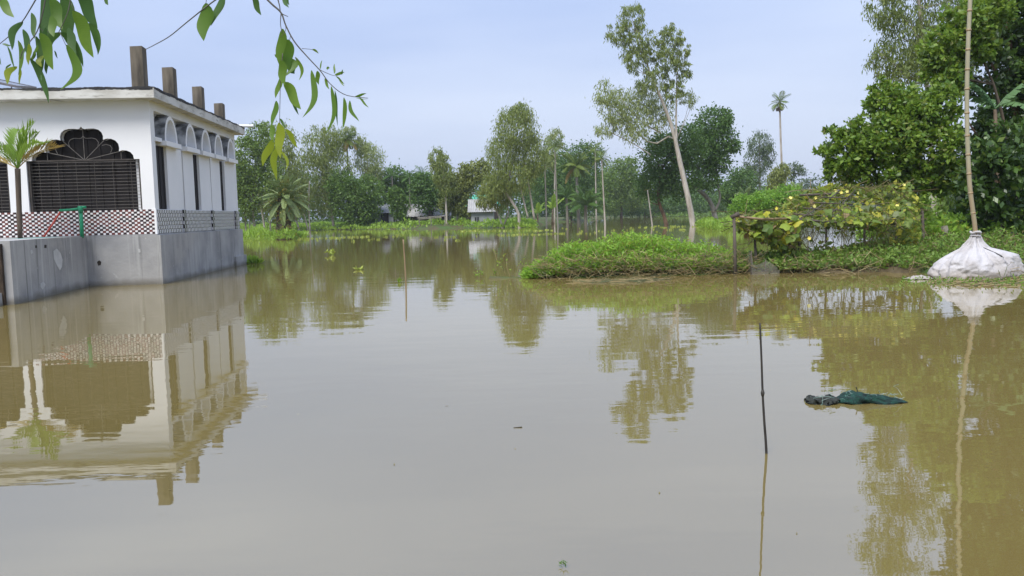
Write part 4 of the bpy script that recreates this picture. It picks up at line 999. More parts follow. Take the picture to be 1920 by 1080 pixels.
tag(link('dead_stem_tangle', q.mesh('dead_stem_tangle'), M_DEAD), 'brown tangle of dead stems along the foot of the weedy bank', 'dead stems', kind='stuff')
# sparse twiggy plant at the left tip of the bank
q = MB(); po = G(955, 519); rr_ = np.random.default_rng(3); lv = []
for (x0, y0, x1, y1) in [(947, 512, 925, 465), (944, 504, 930, 492), (938, 490, 947, 478), (955, 515, 950, 490), (968, 517, 975, 492), (978, 517, 985, 480), (930, 518, 926, 508), (895, 518, 892, 508), (900, 519, 901, 510)]:
    a, c = P(x0, y0, po[1]), P(x1, y1, po[1] + rr_.normal() * .2); q.tube([a - np.array([0, 0, .05]), a, (a + c) / 2 + rr_.normal(size=3) * .02, c], .006, 4)
    for t in np.linspace(.2, 1, 9): lv.append(a + (c - a) * t + rr_.normal(size=3) * .02)
lv = np.array(lv); nq = q.n; q2 = leaf_verts(lv, rr_.normal(size=lv.shape) + np.array([0, 0, .3]), .07, .03, rr_); q.quads(q2, 1)
tag(link('twiggy_shoots', q.mesh('twiggy_shoots', False, po), [M_DEAD, M_WEED], None, tuple(po)), 'sparse twiggy shoots standing in water at the left tip of the weedy bank', 'shoots')

# ---- trellis
m_bam_old = pmat('old_grey_bamboo', (0.12, 0.10, 0.08), (0.065, 0.055, 0.045), scale=3, rough=.9, stretch=(2, 2, .5), bump=.3)
m_bam = pmat('dry_bamboo', (0.30, 0.22, 0.13), (0.19, 0.14, 0.08), scale=3, rough=.7, stretch=(2, 2, .4), bump=.15)
TP = P(1377, 516, 19.4)
tr = thing('bamboo_trellis', 'weathered bamboo pole trellis carrying the gourd vine on the bank', 'trellis', (TP[0], TP[1], 0))
def tpole(nm, pts, r, m=m_bam_old):
    w = MB(); w.tube(pts, r, 7); link(nm, w.mesh(nm, True, (TP[0], TP[1], 0)), m, tr)
def down(p, z=-.45): return np.array([p[0] + .02, p[1], z])
pl = P(1376, 405, 19.4); tpole('post', [down(TP), P(1378, 470, 19.4), pl], [.042, .04, .034])
w = MB(); w.tube([pl - np.array([.06, 0, .03]), pl + np.array([.12, 0, .05])], .05, 6); link('cap_joint', w.mesh('cap_joint', True, (TP[0], TP[1], 0)), m_bam_old, tr)
posts_ = [(1418, 500, 1414, 425, 19.9), (1550, 490, 1548, 395, 21.6), (1620, 488, 1622, 372, 22.4), (1500, 496, 1497, 410, 20.4), (1733, 480, 1730, 395, 22.8), (1680, 478, 1678, 360, 23.0)]
for (x0, y0, x1, y1, D) in posts_:
    t_ = P(x1, y1, D); tpole('post', [down(P(x0, y0, D)), P(x0, y0, D), t_], [.035, .035, .028])
tops = {'a': pl, 'b': P(1475, 410, 19.8), 'c': P(1560, 358, 21.5), 'd': P(1700, 352, 23.2), 'e': P(1690, 420, 20.6), 'f': P(1500, 366, 21.3)}
for a, c in (('a', 'b'), ('b', 'e'), ('f', 'd'), ('e', 'd')):
    p0, p1 = tops[a], tops[c]; tpole('pole', [p0, (p0 + p1) / 2 - np.array([0, 0, .04]), p1], .028, m_bam if a == 'a' and c == 'b' else m_bam_old)
for i in range(5):
    t = (i + .5) / 5; p0 = tops['b'] * (1 - t) + tops['e'] * t; p1 = tops['c'] * (1 - t) + tops['d'] * t; tpole('cross_pole', [p0, (p0 + p1) / 2 - np.array([0, 0, .05]), p1], .016)
for i in range(4):
    t = (i + .8) / 5; p0 = tops['b'] * (1 - t) + tops['c'] * t; p1 = tops['e'] * (1 - t) + tops['d'] * t; tpole('cross_pole', [p0, (p0 + p1) / 2 - np.array([0, 0, .05]), p1], .016)
for i, (x, y, D) in enumerate([(1470, 432, 20.0), (1560, 436, 20.4), (1640, 440, 20.6)]):   # sagging lower rails
    pass
# ---- gourd vine
def gourd_leaf(seed):
    rnd = random.Random(seed); mb = MB(); n = 10; V = [(0, 0, 0)]
    for i in range(n):
        a = 2 * math.pi * i / n + .3; r = .5 * (1.0 + (.16 if i % 2 else -.10)) * (.55 if i == n - 1 else 1) * rnd.uniform(.9, 1.1); V.append((math.cos(a) * r, math.sin(a) * r, -.16 * r * r * 4 + rnd.uniform(-.07, .07)))
    mb.add(V, [(0, 1 + i, 1 + (i + 1) % n) for i in range(n)]); return mb.mesh('leaf')
GLM = [gourd_leaf(s) for s in range(5)]
M_GL = [leafmat('gourd_leaf_green', (0.075, 0.125, 0.03), (0.15, 0.20, 0.05), trans=.35, obj_random=True), leafmat('gourd_leaf_grey', (0.085, 0.105, 0.055), (0.14, 0.16, 0.085), trans=.2, obj_random=True),
        leafmat('gourd_leaf_yellow', (0.34, 0.33, 0.04), (0.42, 0.38, 0.07), trans=.4, obj_random=True), leafmat('gourd_leaf_lime', (0.20, 0.27, 0.04), (0.27, 0.33, 0.06), trans=.4, obj_random=True),
        leafmat('gourd_leaf_dry', (0.14, 0.095, 0.05), (0.20, 0.14, 0.08), trans=.15, obj_random=True)]
M_VST = leafmat('vine_stem', (0.085, 0.062, 0.035), (0.15, 0.12, 0.06), trans=0)
VO = P(1560, 500, 21)
vine = thing('gourd_vine', 'sprawling gourd vine with yellowing leaves covering the bamboo trellis', 'vine', (VO[0], VO[1], 0))
vr = np.random.default_rng(77)
VX = [1380, 1440, 1470, 1510, 1560, 1640, 1700, 1722]
VTOP = [403, 410, 385, 358, 347, 354, 342, 380]
VBOT = [425, 455, 478, 482, 470, 462, 482, 450]
def vine_pt():
    while True:
        x = vr.uniform(1380, 1722); t_, b_ = np.interp(x, VX, VTOP), np.interp(x, VX, VBOT)
        u = vr.random() ** 1.45
        y = t_ + (b_ - t_) * u
        # holes where the bright water shows
        if 1500 < x < 1668 and y > 428 and vr.random() < .9: continue
        if y < 418:
            D = np.interp(y, [345, 418], [22.6, 20.0]) + vr.normal() * .15
        else: D = np.interp(x, [1380, 1480, 1722], [19.5, 19.9, 21.0]) + abs(vr.normal()) * .5
        return x, y, P(x, y, D), u
sm = MB()
for i in range(300):
    x, y, p, u = vine_pt(); a = vr.normal(size=3) * np.array([.5, .35, .25]); a[2] -= .12
    q0, q1 = p - a * .6, p + a * .6
    sm.tube(smooth_path([q0, p + vr.normal(size=3) * .07, q1], 5), vr.uniform(.004, .010), 3, cap=False)
for i in range(150):   # thin stems hanging to the ground
    x = vr.uniform(1470, 1715); D = np.interp(x, [1380, 1480, 1722], [19.9, 20.3, 22.0]) + vr.normal() * .4; y0 = np.interp(x, VX, VTOP) + vr.uniform(30, 80)
    p0 = P(x, y0, D); p1 = np.array([p0[0] + vr.normal() * .25, D + vr.normal() * .2, vr.uniform(.1, .7)])
    sm.tube(smooth_path([p0, (p0 + p1) / 2 + vr.normal(size=3) * .12, p1], 6), vr.uniform(.003, .007), 3, cap=False)
link('vine_stems', sm.mesh('vine_stems', False, (VO[0], VO[1], 0)), M_VST, vine)
for i in range(298):
    x, y, p, u = vine_pt(); r = vr.random()
    if i < 30: x, y = vr.uniform(1386, 1500), vr.uniform(398, 446); p = P(x, y, 19.5 + .3 * vr.random())
    mi = 0 if r < .34 else 1 if r < .50 else 3 if r < .76 else 2 if r < .94 else 4
    s = vr.uniform(.14, .29)
    me_ = GLM[i % 5]; o = link('leaf', me_, None, vine, tuple(p - np.array([VO[0], VO[1], 0])), (vr.uniform(.35, 1.2), vr.normal() * .4, vr.uniform(0, 6.28) if u < .25 else vr.normal() * .5), (s, s, s))
    if len(me_.materials) == 0: me_.materials.append(M_GL[0])
    o.material_slots[0].link = 'OBJECT'; o.material_slots[0].material = M_GL[mi]
pp = []
for i in range(3600): pp.append(vine_pt()[2])
pp = np.array(pp); sm = MB(); sm.quads(leaf_verts(pp, vr.normal(size=pp.shape) + np.array([0, -.3, -.5]), vr.uniform(.08, .17, len(pp)), vr.uniform(.06, .12, len(pp)), vr))
LEAF['gsmall'] = leafmat('gourd_small_leaf', (0.07, 0.11, 0.025), (0.19, 0.23, 0.05), trans=.35, c3=(0.36, 0.36, 0.05), p3=.82)
tag(link('small_leaves', sm.mesh('small_leaves', False, (VO[0], VO[1], 0)), LEAF['gsmall'], vine), kind='stuff')
fm = MB(); fv = [(0, 0, 0)] + [(math.cos(2*math.pi*i/10) * (.5 if i % 2 else .33), math.sin(2*math.pi*i/10) * (.5 if i % 2 else .33), .12) for i in range(10)]; fm.add(fv, [(0, 1+i, 1+(i+1) % 10) for i in range(10)]); fme = fm.mesh('flower')
M_FL = leafmat('yellow_flower', (0.72, 0.60, 0.10), (0.80, 0.72, 0.30), trans=.3, obj_random=True)
for (x, y) in [(1482, 371), (1511, 370), (1529, 371), (1527, 387), (1566, 358), (1577, 361), (1588, 359), (1478, 436), (1517, 447), (1695, 347), (1682, 386), (1456, 391), (1610, 362)]:
    D = np.interp(y, [345, 418, 450], [22.3, 19.8, 19.5]); p = P(x, y, D) - np.array([VO[0], VO[1], 0]); link('flower', fme, M_FL, vine, tuple(p), (1.2 + random.uniform(-.4, .4), random.uniform(-.4, .4), 0), (.10, .10, .10))

# ---- fine-mesh fish trap net under the trellis
m_net, N, L, out = nodes_of('fine_white_mesh')
b = N.new('ShaderNodeBsdfPrincipled'); b.inputs['Base Color'].default_value = (.26, .25, .205, 1); b.inputs['Roughness'].default_value = .9
tc = N.new('ShaderNodeTexCoord'); sx = N.new('ShaderNodeSeparateXYZ'); L.new(tc.outputs['Object'], sx.inputs[0])
gx_ = mathn(N, L, 'GREATER_THAN', mathn(N, L, 'FRACT', mathn(N, L, 'MULTIPLY', mathn(N, L, 'ADD', sx.outputs[0], sx.outputs[1]), 45)), .22); gz_ = mathn(N, L, 'GREATER_THAN', mathn(N, L, 'FRACT', mathn(N, L, 'MULTIPLY', sx.outputs[2], 45)), .22)
hole = mathn(N, L, 'MULTIPLY', gx_, gz_); tr_ = N.new('ShaderNodeBsdfTransparent'); mx = N.new('ShaderNodeMixShader'); L.new(hole, mx.inputs[0]); L.new(b.outputs[0], mx.inputs[1]); L.new(tr_.outputs[0], mx.inputs[2]); L.new(mx.outputs[0], out.inputs['Surface'])
no = G(1435, 514); nt = thing('fish_net', 'pale fine-mesh net stretched on sticks under the trellis\'s left end', 'net', tuple(no))
q = MB(); top = [(1409, 474), (1413, 497), (1424, 495), (1436, 489), (1446, 493), (1456, 500), (1461, 509)]
fr_ = [P(x, y, no[1] + .02 * i) for i, (x, y) in enumerate(top)]; bk = [p + np.array([.05, .45, -.03]) for p in fr_]
for row in (fr_, bk):
    for i in range(len(row) - 1): a, c = row[i], row[i+1]; q.add([[a[0], a[1], -.02], [c[0], c[1], -.02], c, a], [(0, 1, 2, 3)])
q.add([[fr_[-1][0], fr_[-1][1], -.02], [bk[-1][0], bk[-1][1], -.02], bk[-1], fr_[-1]], [(0, 1, 2, 3)]); q.add([[fr_[0][0], fr_[0][1], -.02], [bk[0][0], bk[0][1], -.02], bk[0], fr_[0]], [(0, 1, 2, 3)])
link('mesh_sheet', q.mesh('mesh_sheet', False, no), m_net, nt)
for i in (0, 3, 6):
    q = MB(); p = fr_[i]; q.tube([(p[0], p[1] + .01, -.3), p + np.array([0, .01, .04])], .012, 5); link('stick', q.mesh('stick', True, no), m_bam_old, nt)
# boards leaning near the trellis post
bo = P(1695, 478, 20.6); q = MB()
for (x0, y0, x1, y1, wz) in [(1688, 472, 1728, 484, .07), (1690, 480, 1735, 488, .06)]:
    a, c = P(x0, y0, 20.4), P(x1, y1, 20.2); q.add([a, c, c - [0, 0, wz], a - [0, 0, wz], a + [0, .03, 0], c + [0, .03, 0], c + [0, .03, -wz], a + [0, .03, -wz]], [(0, 1, 2, 3), (7, 6, 5, 4), (0, 4, 5, 1), (3, 2, 6, 7), (1, 5, 6, 2), (0, 3, 7, 4)])
tag(link('broken_boards', q.mesh('broken_boards', False, bo), m_bam, None, tuple(bo)), 'broken brown boards lying in the weeds right of the trellis', 'boards')

# ---- bamboo pole and white sack
BD = G(1832, 524)[1] + .55
bpath = [P(1829, 440, BD), P(1824, 395, BD), P(1818, 345, BD), P(1814, 260, BD), P(1813, 180, BD), P(1815, 90, BD), P(1819, 0, BD), P(1823, -90, BD)]
bz = P(1835, 520, BD); bz[2] = -.4
full = smooth_path([bz] + bpath, 60)
bpole = thing('bamboo_pole', 'tall pale bamboo pole rising from the white sack to beyond the picture top', 'pole', (bz[0], bz[1], 0))
m_culm, N, L, out = nodes_of('bamboo_culm')
b = N.new('ShaderNodeBsdfPrincipled'); b.inputs['Roughness'].default_value = .55
tc = N.new('ShaderNodeTexCoord'); sx = N.new('ShaderNodeSeparateXYZ'); L.new(tc.outputs['Object'], sx.inputs[0])
hf = mathn(N, L, 'ADD', ramp(N, L, sx.outputs[2], .8, 2.6), mathn(N, L, 'MULTIPLY', mathn(N, L, 'SUBTRACT', noise(N, L, 4), .5), .7))
cc = mixc(N, L, hf, (0.30, 0.20, 0.105), (0.36, 0.33, 0.22)); cc = mixc(N, L, ramp(N, L, noise(N, L, 12, stretch=(1, 1, .2)), .45, .75), cc, (0.30, 0.28, 0.18))
L.new(cc, b.inputs['Base Color']); L.new(b.outputs[0], out.inputs['Surface'])
q = MB(); q.tube(full, list(np.linspace(.046, .038, 60)), 12); link('culm', q.mesh('culm', True, (bz[0], bz[1], 0)), m_culm, bpole)
nm_ = MB(); nm_.tube([(0, 0, -.022), (0, 0, -.006), (0, 0, .006), (0, 0, .022)], [.042, .050, .050, .042], 12); nme = nm_.mesh('node', True)
acc = 0; last = full[0]
for i, p in enumerate(full[1:], 1):
    acc += np.linalg.norm(p - last); last = p
    if acc > .36 and p[2] > .9:
        acc = 0; d = Vector(full[min(i + 1, 59)] - full[i-1]); link('node', nme, m_culm, bpole, tuple(p - np.array([bz[0], bz[1], 0])), d.to_track_quat('Z', 'Y').to_euler())
# sack
m_sack, N, L, out = nodes_of('woven_white_sack')
b = N.new('ShaderNodeBsdfPrincipled'); b.inputs['Roughness'].default_value = .6
dirt = ramp(N, L, noise(N, L, 2.3, detail=6), .45, .72); cc = mixc(N, L, dirt, (.47, .455, .46), (.34, .31, .29))
tc = N.new('ShaderNodeTexCoord'); sx = N.new('ShaderNodeSeparateXYZ'); L.new(tc.outputs['Object'], sx.inputs[0])
zz = mathn(N, L, 'ADD', sx.outputs[2], mathn(N, L, 'MULTIPLY', mathn(N, L, 'SUBTRACT', noise(N, L, 5, detail=5), .5), .3)); cc = mixc(N, L, ramp(N, L, zz, .22, .02, 0, .6), cc, (.26, .21, .15))
L.new(cc, b.inputs['Base Color'])
bn = N.new('ShaderNodeBump'); bn.inputs['Strength'].default_value = .8; bn.inputs['Distance'].default_value = .05; L.new(noise(N, L, 6, detail=5, rough=.6), bn.inputs['Height']); L.new(bn.outputs[0], b.inputs['Normal']); L.new(b.outputs[0], out.inputs['Surface'])
kS = mpp(16.4); so = G(1832, 524); so = np.array([so[0] + .30, so[1] + .55, 0.0])
prof = [(0.0, .94), (.04, .98), (.09, .90), (.16, .62), (.26, .30), (.36, .20)]
na, nr = 160, 60; V = []
from mathutils import noise as mnoise
srng = np.random.default_rng(9)
ph = srng.uniform(0, 6.28, 12); 
for j in range(nr):
    t = j / (nr - 1)
    for i in range(na):
        a = 2 * math.pi * i / na
        R = .90 * (1 + .04 * math.sin(a + .5) + .03 * math.sin(2 * a + 1)) * (1.0 if math.cos(a) > 0 else .97)
        # silhouette: neck, shoulder, belly
        zs = [.0, .08, .20, .34, .46, .54, .62, .72, .84, .93]
        rs = [.97, 1.0, .97, .86, .68, .50, .33, .20, .115, .085]
        if math.cos(a) > 0.2: rs = [.97, 1.0, .985, .92, .80, .60, .28, .17, .115, .085]
        z = .93 * (t ** .9); r = np.interp(z, zs, rs) * (R if z < .6 else R * 1.0)
        fold = (.022 * math.sin(9 * a + ph[0] + 2 * z) + .018 * math.sin(15 * a + ph[1] - 3 * z) + .013 * math.sin(23 * a + ph[2] + 5 * z)) * np.interp(z, [0, .1, .4, .8, .93], [.5, .8, 1.3, .9, .5])
        lump = .035 * math.sin(3 * a + 6 * z + ph[3]) * np.interp(z, [0, .2, .5, .7], [.4, 1, .8, 0])
        r = r + (fold + lump) * (.6 + r)
        cz = mnoise.turbulence(Vector((math.cos(a) * 2.6, math.sin(a) * 2.6, z * 4.5 + 3)), 4, True)
        r = r + (cz - .55) * .10 * np.interp(z, [0, .05, .3, .7, .93], [.3, .8, 1.0, .5, .15])
        shift = -.05 * np.interp(z, [0, .93], [0, 1])
        V.append((math.cos(a) * r + shift, math.sin(a) * r * .62, z - .03 + .012 * math.sin(5 * a + 9 * z + ph[4])))
F = [(j*na+i, j*na+(i+1) % na, (j+1)*na+(i+1) % na, (j+1)*na+i) for j in range(nr-1) for i in range(na)] + [tuple((nr-1)*na+i for i in range(na))]
sack = thing('white_sack', 'large bulging dirty white sack tied round the foot of the bamboo pole', 'sack', tuple(so))
q = MB(); q.add(V, F); link('bag', q.mesh('bag', True), m_sack, sack)
q = MB(); q.tube([(-.05 + .095 * math.cos(t), .07 * math.sin(t), .90 + .012 * math.sin(3 * t)) for t in np.linspace(0, 2 * math.pi, 25)], .022, 8); link('collar', q.mesh('collar', True), m_sack, sack)
q = MB(); q.tube([(-.05 + .10 * math.cos(t), .075 * math.sin(t), .83 + .01 * math.sin(2 * t)) for t in np.linspace(0, 2 * math.pi, 25)], .012, 6); link('tie_cord', q.mesh('tie_cord', True), m_sack, sack)
m_tear = pmat('dark_tear', (.03, .03, .028), (.10, .10, .095), scale=14, rough=.9)
q = MB(); tl = [(.03, .60), (.10, .545), (.17, .50), (.24, .44), (.32, .40)]
def sack_pt(x, z):
    best = min((v for v in V if v[1] < 0), key=lambda v: (v[0] - x) ** 2 + (v[2] - z) ** 2); return np.array(best)
tp_ = [sack_pt(x, z) + np.array([0, -.004, 0]) for x, z in tl]; q.tube(tp_[:3], [.004, .016, .008], 6); q.tube(tp_[2:], [.012, .024, .006], 6); link('tear', q.mesh('tear', True), m_tear, sack)
# flat empty sack at the water's edge
fo = G(1728, 524); q = MB(); V = []
for j in range(7):
    for i in range(15):
        u, v = i / 14 - .5, j / 6 - .5; V.append((u * .55, v * .28, max(0.004, .07 * (1 - (2*u)**2) * (1 - (2*v)**2) + .015 * math.sin(u * 21) * math.cos(v * 13))))
q.add(V, [(j*15+i, j*15+i+1, (j+1)*15+i+1, (j+1)*15+i) for j in range(6) for i in range(14)])
tag(link('flat_sack', q.mesh('flat_sack', True), m_sack, None, (fo[0], fo[1] + .1, .004)), 'flat empty white sack lying at the water\'s edge left of the big sack', 'sack')
# straw and sticks floating before the sack
rng = np.random.default_rng(21); q = MB()
for i in range(170):
    p = G(rng.uniform(1735, 1925), rng.normal() * 4 + 530); a = rng.normal() * .35; L_ = rng.uniform(.08, .45); q.tube([p, p + np.array([math.cos(a) * L_, math.sin(a) * L_ * .6, rng.uniform(0, .04)])], rng.uniform(.004, .010), 4)
tag(link('straw_litter', q.mesh('straw_litter'), M_DEAD), 'straw and small sticks washed up before the big sack', 'litter', kind='stuff')
weeds_ = np.random.default_rng(31); n = 500; pos = np.array([G(weeds_.uniform(1690, 1925), 529 + weeds_.normal() * 5) for _ in range(n)]); pos[:, 2] = weeds_.uniform(0, .05, n); q = MB(); q.quads(leaf_verts(pos, weeds_.normal(size=(n, 3)) + np.array([0, 0, .4]), .07, .03, weeds_))
tag(link('edge_weeds', q.mesh('edge_weeds'), M_WEED2), 'little green weeds floating along the edge before the sack', 'weeds', kind='stuff')

# ---- right-hand trees
tree('guava_tree', 'bushy bright green broad-leaved tree with thin dark trunk behind the trellis', 24.5,
     [(1655, 265, 70, 60), (1600, 290, 52, 44), (1700, 215, 52, 52), (1560, 250, 24, 12), (1575, 320, 34, 22), (1745, 280, 56, 60), (1660, 190, 34, 42), (1640, 325, 60, 30), (1720, 340, 44, 26), (1545, 283, 18, 10), (1762, 205, 36, 44), (1775, 330, 40, 34)],
     [([(1688, 478), (1690, 420), (1697, 350), (1706, 280), (1700, 230)], 5.0, 2.0), ([(1697, 340), (1650, 300), (1600, 285)], 2.0, .8), ([(1704, 290), (1750, 270), (1770, 250)], 2, .8)],
     'guava', 'broad', 23000, lp=26, bark='brown', leafscale=.52, limbs=34, clf=.85, shell=.35)
tree('mango_tree', 'huge dark mango tree filling the upper right edge', 27,
     [(1870, 120, 66, 66), (1905, 30, 76, 70), (1910, 220, 70, 80), (1845, 262, 46, 50), (1868, 340, 54, 50), (1920, 330, 70, 60), (1822, 372, 34, 34), (1985, 120, 90, 110), (1850, -70, 56, 60), (1910, -120, 90, 80), (1970, -40, 90, 80),
      (1880, -250, 100, 90), (1960, -230, 90, 90), (1985, 260, 80, 90), (1870, -390, 90, 80), (1858, 325, 44, 50, -4.5), (1895, 285, 44, 48, -4.5), (1842, 395, 30, 28, -4), (1905, 395, 36, 36, -4)],
     [([(1876, 466), (1880, 420), (1890, 370), (1898, 310), (1905, 200), (1890, 60), (1880, -150)], 9, 4.0), ([(1896, 340), (1850, 280), (1810, 220)], 3.5, 1.4), ([(1905, 220), (1860, 120), (1820, 60)], 3.5, 1.4), ([(1900, 180), (1960, 80), (1990, 20)], 4, 2)],
     'mango', 'broad', 52000, lp=30, bark='red', leafscale=.70, limbs=50, clf=.95)
tree('leafy_tree', 'bright leafy branches of a tree at the upper right above the banana leaf', 25.2,
     [(1775, 90, 40, 40), (1815, 45, 45, 40), (1765, 140, 30, 32), (1860, 20, 40, 30), (1790, 150, 28, 26), (1835, 90, 30, 26)],
     [([(1905, 468), (1900, 330), (1870, 180), (1830, 90), (1800, 60)], 4, 1.0)], 'guava', 'broad', 9000, lp=22, bark='brown', leafscale=.55, limbs=18)
tree('tall_eucalyptus', 'tall hazy drooping eucalyptus behind the bushy tree at the upper right', 40,
     [(1690, 60, 50, 60), (1660, 20, 36, 44), (1735, 100, 50, 60), (1690, 140, 48, 50), (1650, 110, 26, 40), (1770, 30, 56, 70), (1790, 120, 40, 60), (1680, -60, 50, 60), (1740, -110, 60, 70), (1670, -180, 50, 60), (1720, -260, 60, 60), (1690, -360, 50, 60), (1640, -300, 30, 36)],
     [([(1752, 436), (1748, 300), (1735, 120), (1715, -80), (1700, -340)], 6, 1.5)], 'eucbright', 'euc', 20000, lp=20, bark='pale', leafscale=.62, limbs=30, shell=.2)
tree('willow_bush', 'soft light green bush behind the old stump on the right', 44, [(1740, 400, 46, 32), (1690, 395, 34, 28), (1790, 400, 44, 30), (1760, 360, 40, 34)], [([(1748, 440), (1746, 400)], 3, 1.5)], 'light', 'euc', 7000, leafscale=.7, cat='bush')
tree('dark_tree', 'dark tree filling the gap behind the mango trunk', 38, [(1870, 380, 50, 46), (1930, 370, 60, 60), (1840, 350, 34, 34), (1990, 340, 70, 80), (1905, 300, 60, 50)], [([(1890, 442), (1890, 360)], 6, 3)], 'dark', 'broad', 12000, leafscale=.7)
banana('banana_plant', 'banana plant with long torn arching leaves and brown trunk at the right edge', 24.2, (1874, 470), (1866, 205), 95, 5, M_BAN2, seed=9, tilt=(.1, .9), r_px=6, spins=[3.05, 2.75, .2, 1.4, -1.2])
# stump
q = MB(); s0 = P(1782, 482, 23); q.tube([s0 - np.array([0, 0, .4]), s0, P(1780, 462, 23), P(1774, 443, 23), P(1770, 424, 23)], [.13, .12, .115, .10, .085], 9); tag(link('old_stump', q.mesh('old_stump', True, s0), BARK['grey'], None, tuple(s0)), 'old leaning grey tree stump left of the bamboo pole', 'stump')
q = MB(); s0 = P(1734, 482, 23.4); q.tube([s0 - np.array([0, 0, .4]), s0, P(1732, 440, 23.4), P(1727, 385, 23.4)], [.05, .045, .04, .03], 7)
vr2 = np.random.default_rng(4); ps = np.array([P(1730 + vr2.normal() * 16, vr2.uniform(362, 410), 23.4 + vr2.normal() * .3) for _ in range(260)]); q.quads(leaf_verts(ps, vr2.normal(size=ps.shape) + [0, 0, -.5], .17, .06, vr2), 1)
tag(link('young_tree', q.mesh('young_tree', False, s0), [BARK['brown'], LEAF['guava']], None, tuple(s0)), 'slim young tree between the trellis end and the old stump', 'tree')
# corrugated shed glimpsed behind
house('tin_shed', 'pale corrugated tin shed glimpsed through the leaves on the right', 52, 1700, 1765, 386, 424, 3, .5, m_tin, m_tin, [(.5, .5, .6, .5)], None, .2)
# ---- areca palm on the platform before the building
pz = Bw(0, 0, 0)
palm('young_areca_palm', 'young areca palm with bright upright fronds standing before the left window', 19.3, (33, 316), (38, 449), 88, 9, F_YOUNG, 'young', (4.5, 5.0), seed=41, tilt=(.25, 1.25), bark='brown', dry=2, base_z=None, spin=[.35, 1.9, .1, 3.3, 2.6, -.4, 4.4, .0, 3.1])
# ================================================================ FOREGROUND: overhanging eucalyptus, sticks, net, floating bits
FD = 2.6
def eleaf(seed, curve):
    """lanceolate leaf, length 1 along -Z, width 1 (scaled on use), slightly folded and curved"""
    mb = MB(); n = 12; V = []
    for i in range(n + 1):
        t = i / n; w = .5 * 2.02 * ((t + .01) ** .62) * ((1.0 - t * .995) ** .95); cx = curve * math.sin(math.pi * t) * .9 + .08 * math.sin(7 * t + seed); cy = .10 * math.sin(math.pi * t * 1.2)
        V += [(cx - w, cy + .05 * w * 2, -t), (cx, cy, -t), (cx + w, cy + .05 * w * 2, -t)]
    mb.add(V, [f for i in range(n) for f in ((3*i, 3*i+1, 3*i+4, 3*i+3), (3*i+1, 3*i+2, 3*i+5, 3*i+4))]); return mb.mesh('leaf', True)
ELM = [eleaf(0, 0.0), eleaf(1, .45), eleaf(2, -.45), eleaf(3, .9), eleaf(4, -.9)]
def fgmat(name, c1, c2, rib, trans):
    m, N, L, out = nodes_of(name)
    b = N.new('ShaderNodeBsdfPrincipled'); b.inputs['Roughness'].default_value = .42; b.inputs['Specular IOR Level'].default_value = .4
    oi = N.new('ShaderNodeObjectInfo'); c = mixc(N, L, oi.outputs['Random'], c1, c2)
    c = mixc(N, L, ramp(N, L, noise(N, L, 3.0, stretch=(1, 1, 2)), .4, .75, 0, .5), c, c1)
    uvx = N.new('ShaderNodeTexCoord'); sx = N.new('ShaderNodeSeparateXYZ'); L.new(uvx.outputs['Object'], sx.inputs[0])
    vein = mathn(N, L, 'MULTIPLY', mathn(N, L, 'SINE', mathn(N, L, 'ADD', mathn(N, L, 'MULTIPLY', sx.outputs[2], 130), mathn(N, L, 'MULTIPLY', mathn(N, L, 'ABSOLUTE', sx.outputs[0]), 26))), .10)
    c = mixc(N, L, mathn(N, L, 'ADD', vein, .10), c, rib)
    L.new(c, b.inputs['Base Color']); t = N.new('ShaderNodeBsdfTranslucent'); hs = N.new('ShaderNodeHueSaturation'); hs.inputs['Value'].default_value = 1.7; hs.inputs['Hue'].default_value = .485; L.new(c, hs.inputs['Color']); L.new(hs.outputs[0], t.inputs['Color'])
    mx = N.new('ShaderNodeMixShader'); mx.inputs[0].default_value = trans; L.new(b.outputs[0], mx.inputs[1]); L.new(t.outputs[0], mx.inputs[2]); L.new(mx.outputs[0], out.inputs['Surface']); return m
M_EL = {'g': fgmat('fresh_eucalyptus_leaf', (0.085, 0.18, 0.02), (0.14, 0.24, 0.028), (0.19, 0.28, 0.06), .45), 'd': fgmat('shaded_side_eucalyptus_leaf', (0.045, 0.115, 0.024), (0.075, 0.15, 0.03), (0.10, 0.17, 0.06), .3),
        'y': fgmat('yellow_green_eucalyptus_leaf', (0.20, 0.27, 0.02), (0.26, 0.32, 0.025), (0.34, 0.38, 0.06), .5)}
M_TWIG = pmat('grey_twig', (0.13, 0.12, 0.10), (0.08, 0.075, 0.065), scale=20)
TB = np.array([-4.6, 1.2, 0.05])
ET = thing('overhanging_eucalyptus', 'overhanging eucalyptus whose twigs and long leaves hang into the top left of the view', 'tree', tuple(TB))
def twig(pts, r0, r1, Ds=None, m=None):
    q = MB(); p3 = [P(x, y, (Ds[i] if Ds else FD)) for i, (x, y) in enumerate(pts)]; sp = smooth_path(p3, max(6, len(pts) * 4)); q.tube(sp, list(np.linspace(r0, r1, len(sp))), 6)
    link('twig', q.mesh('twig', True, TB), m or M_TWIG, ET)
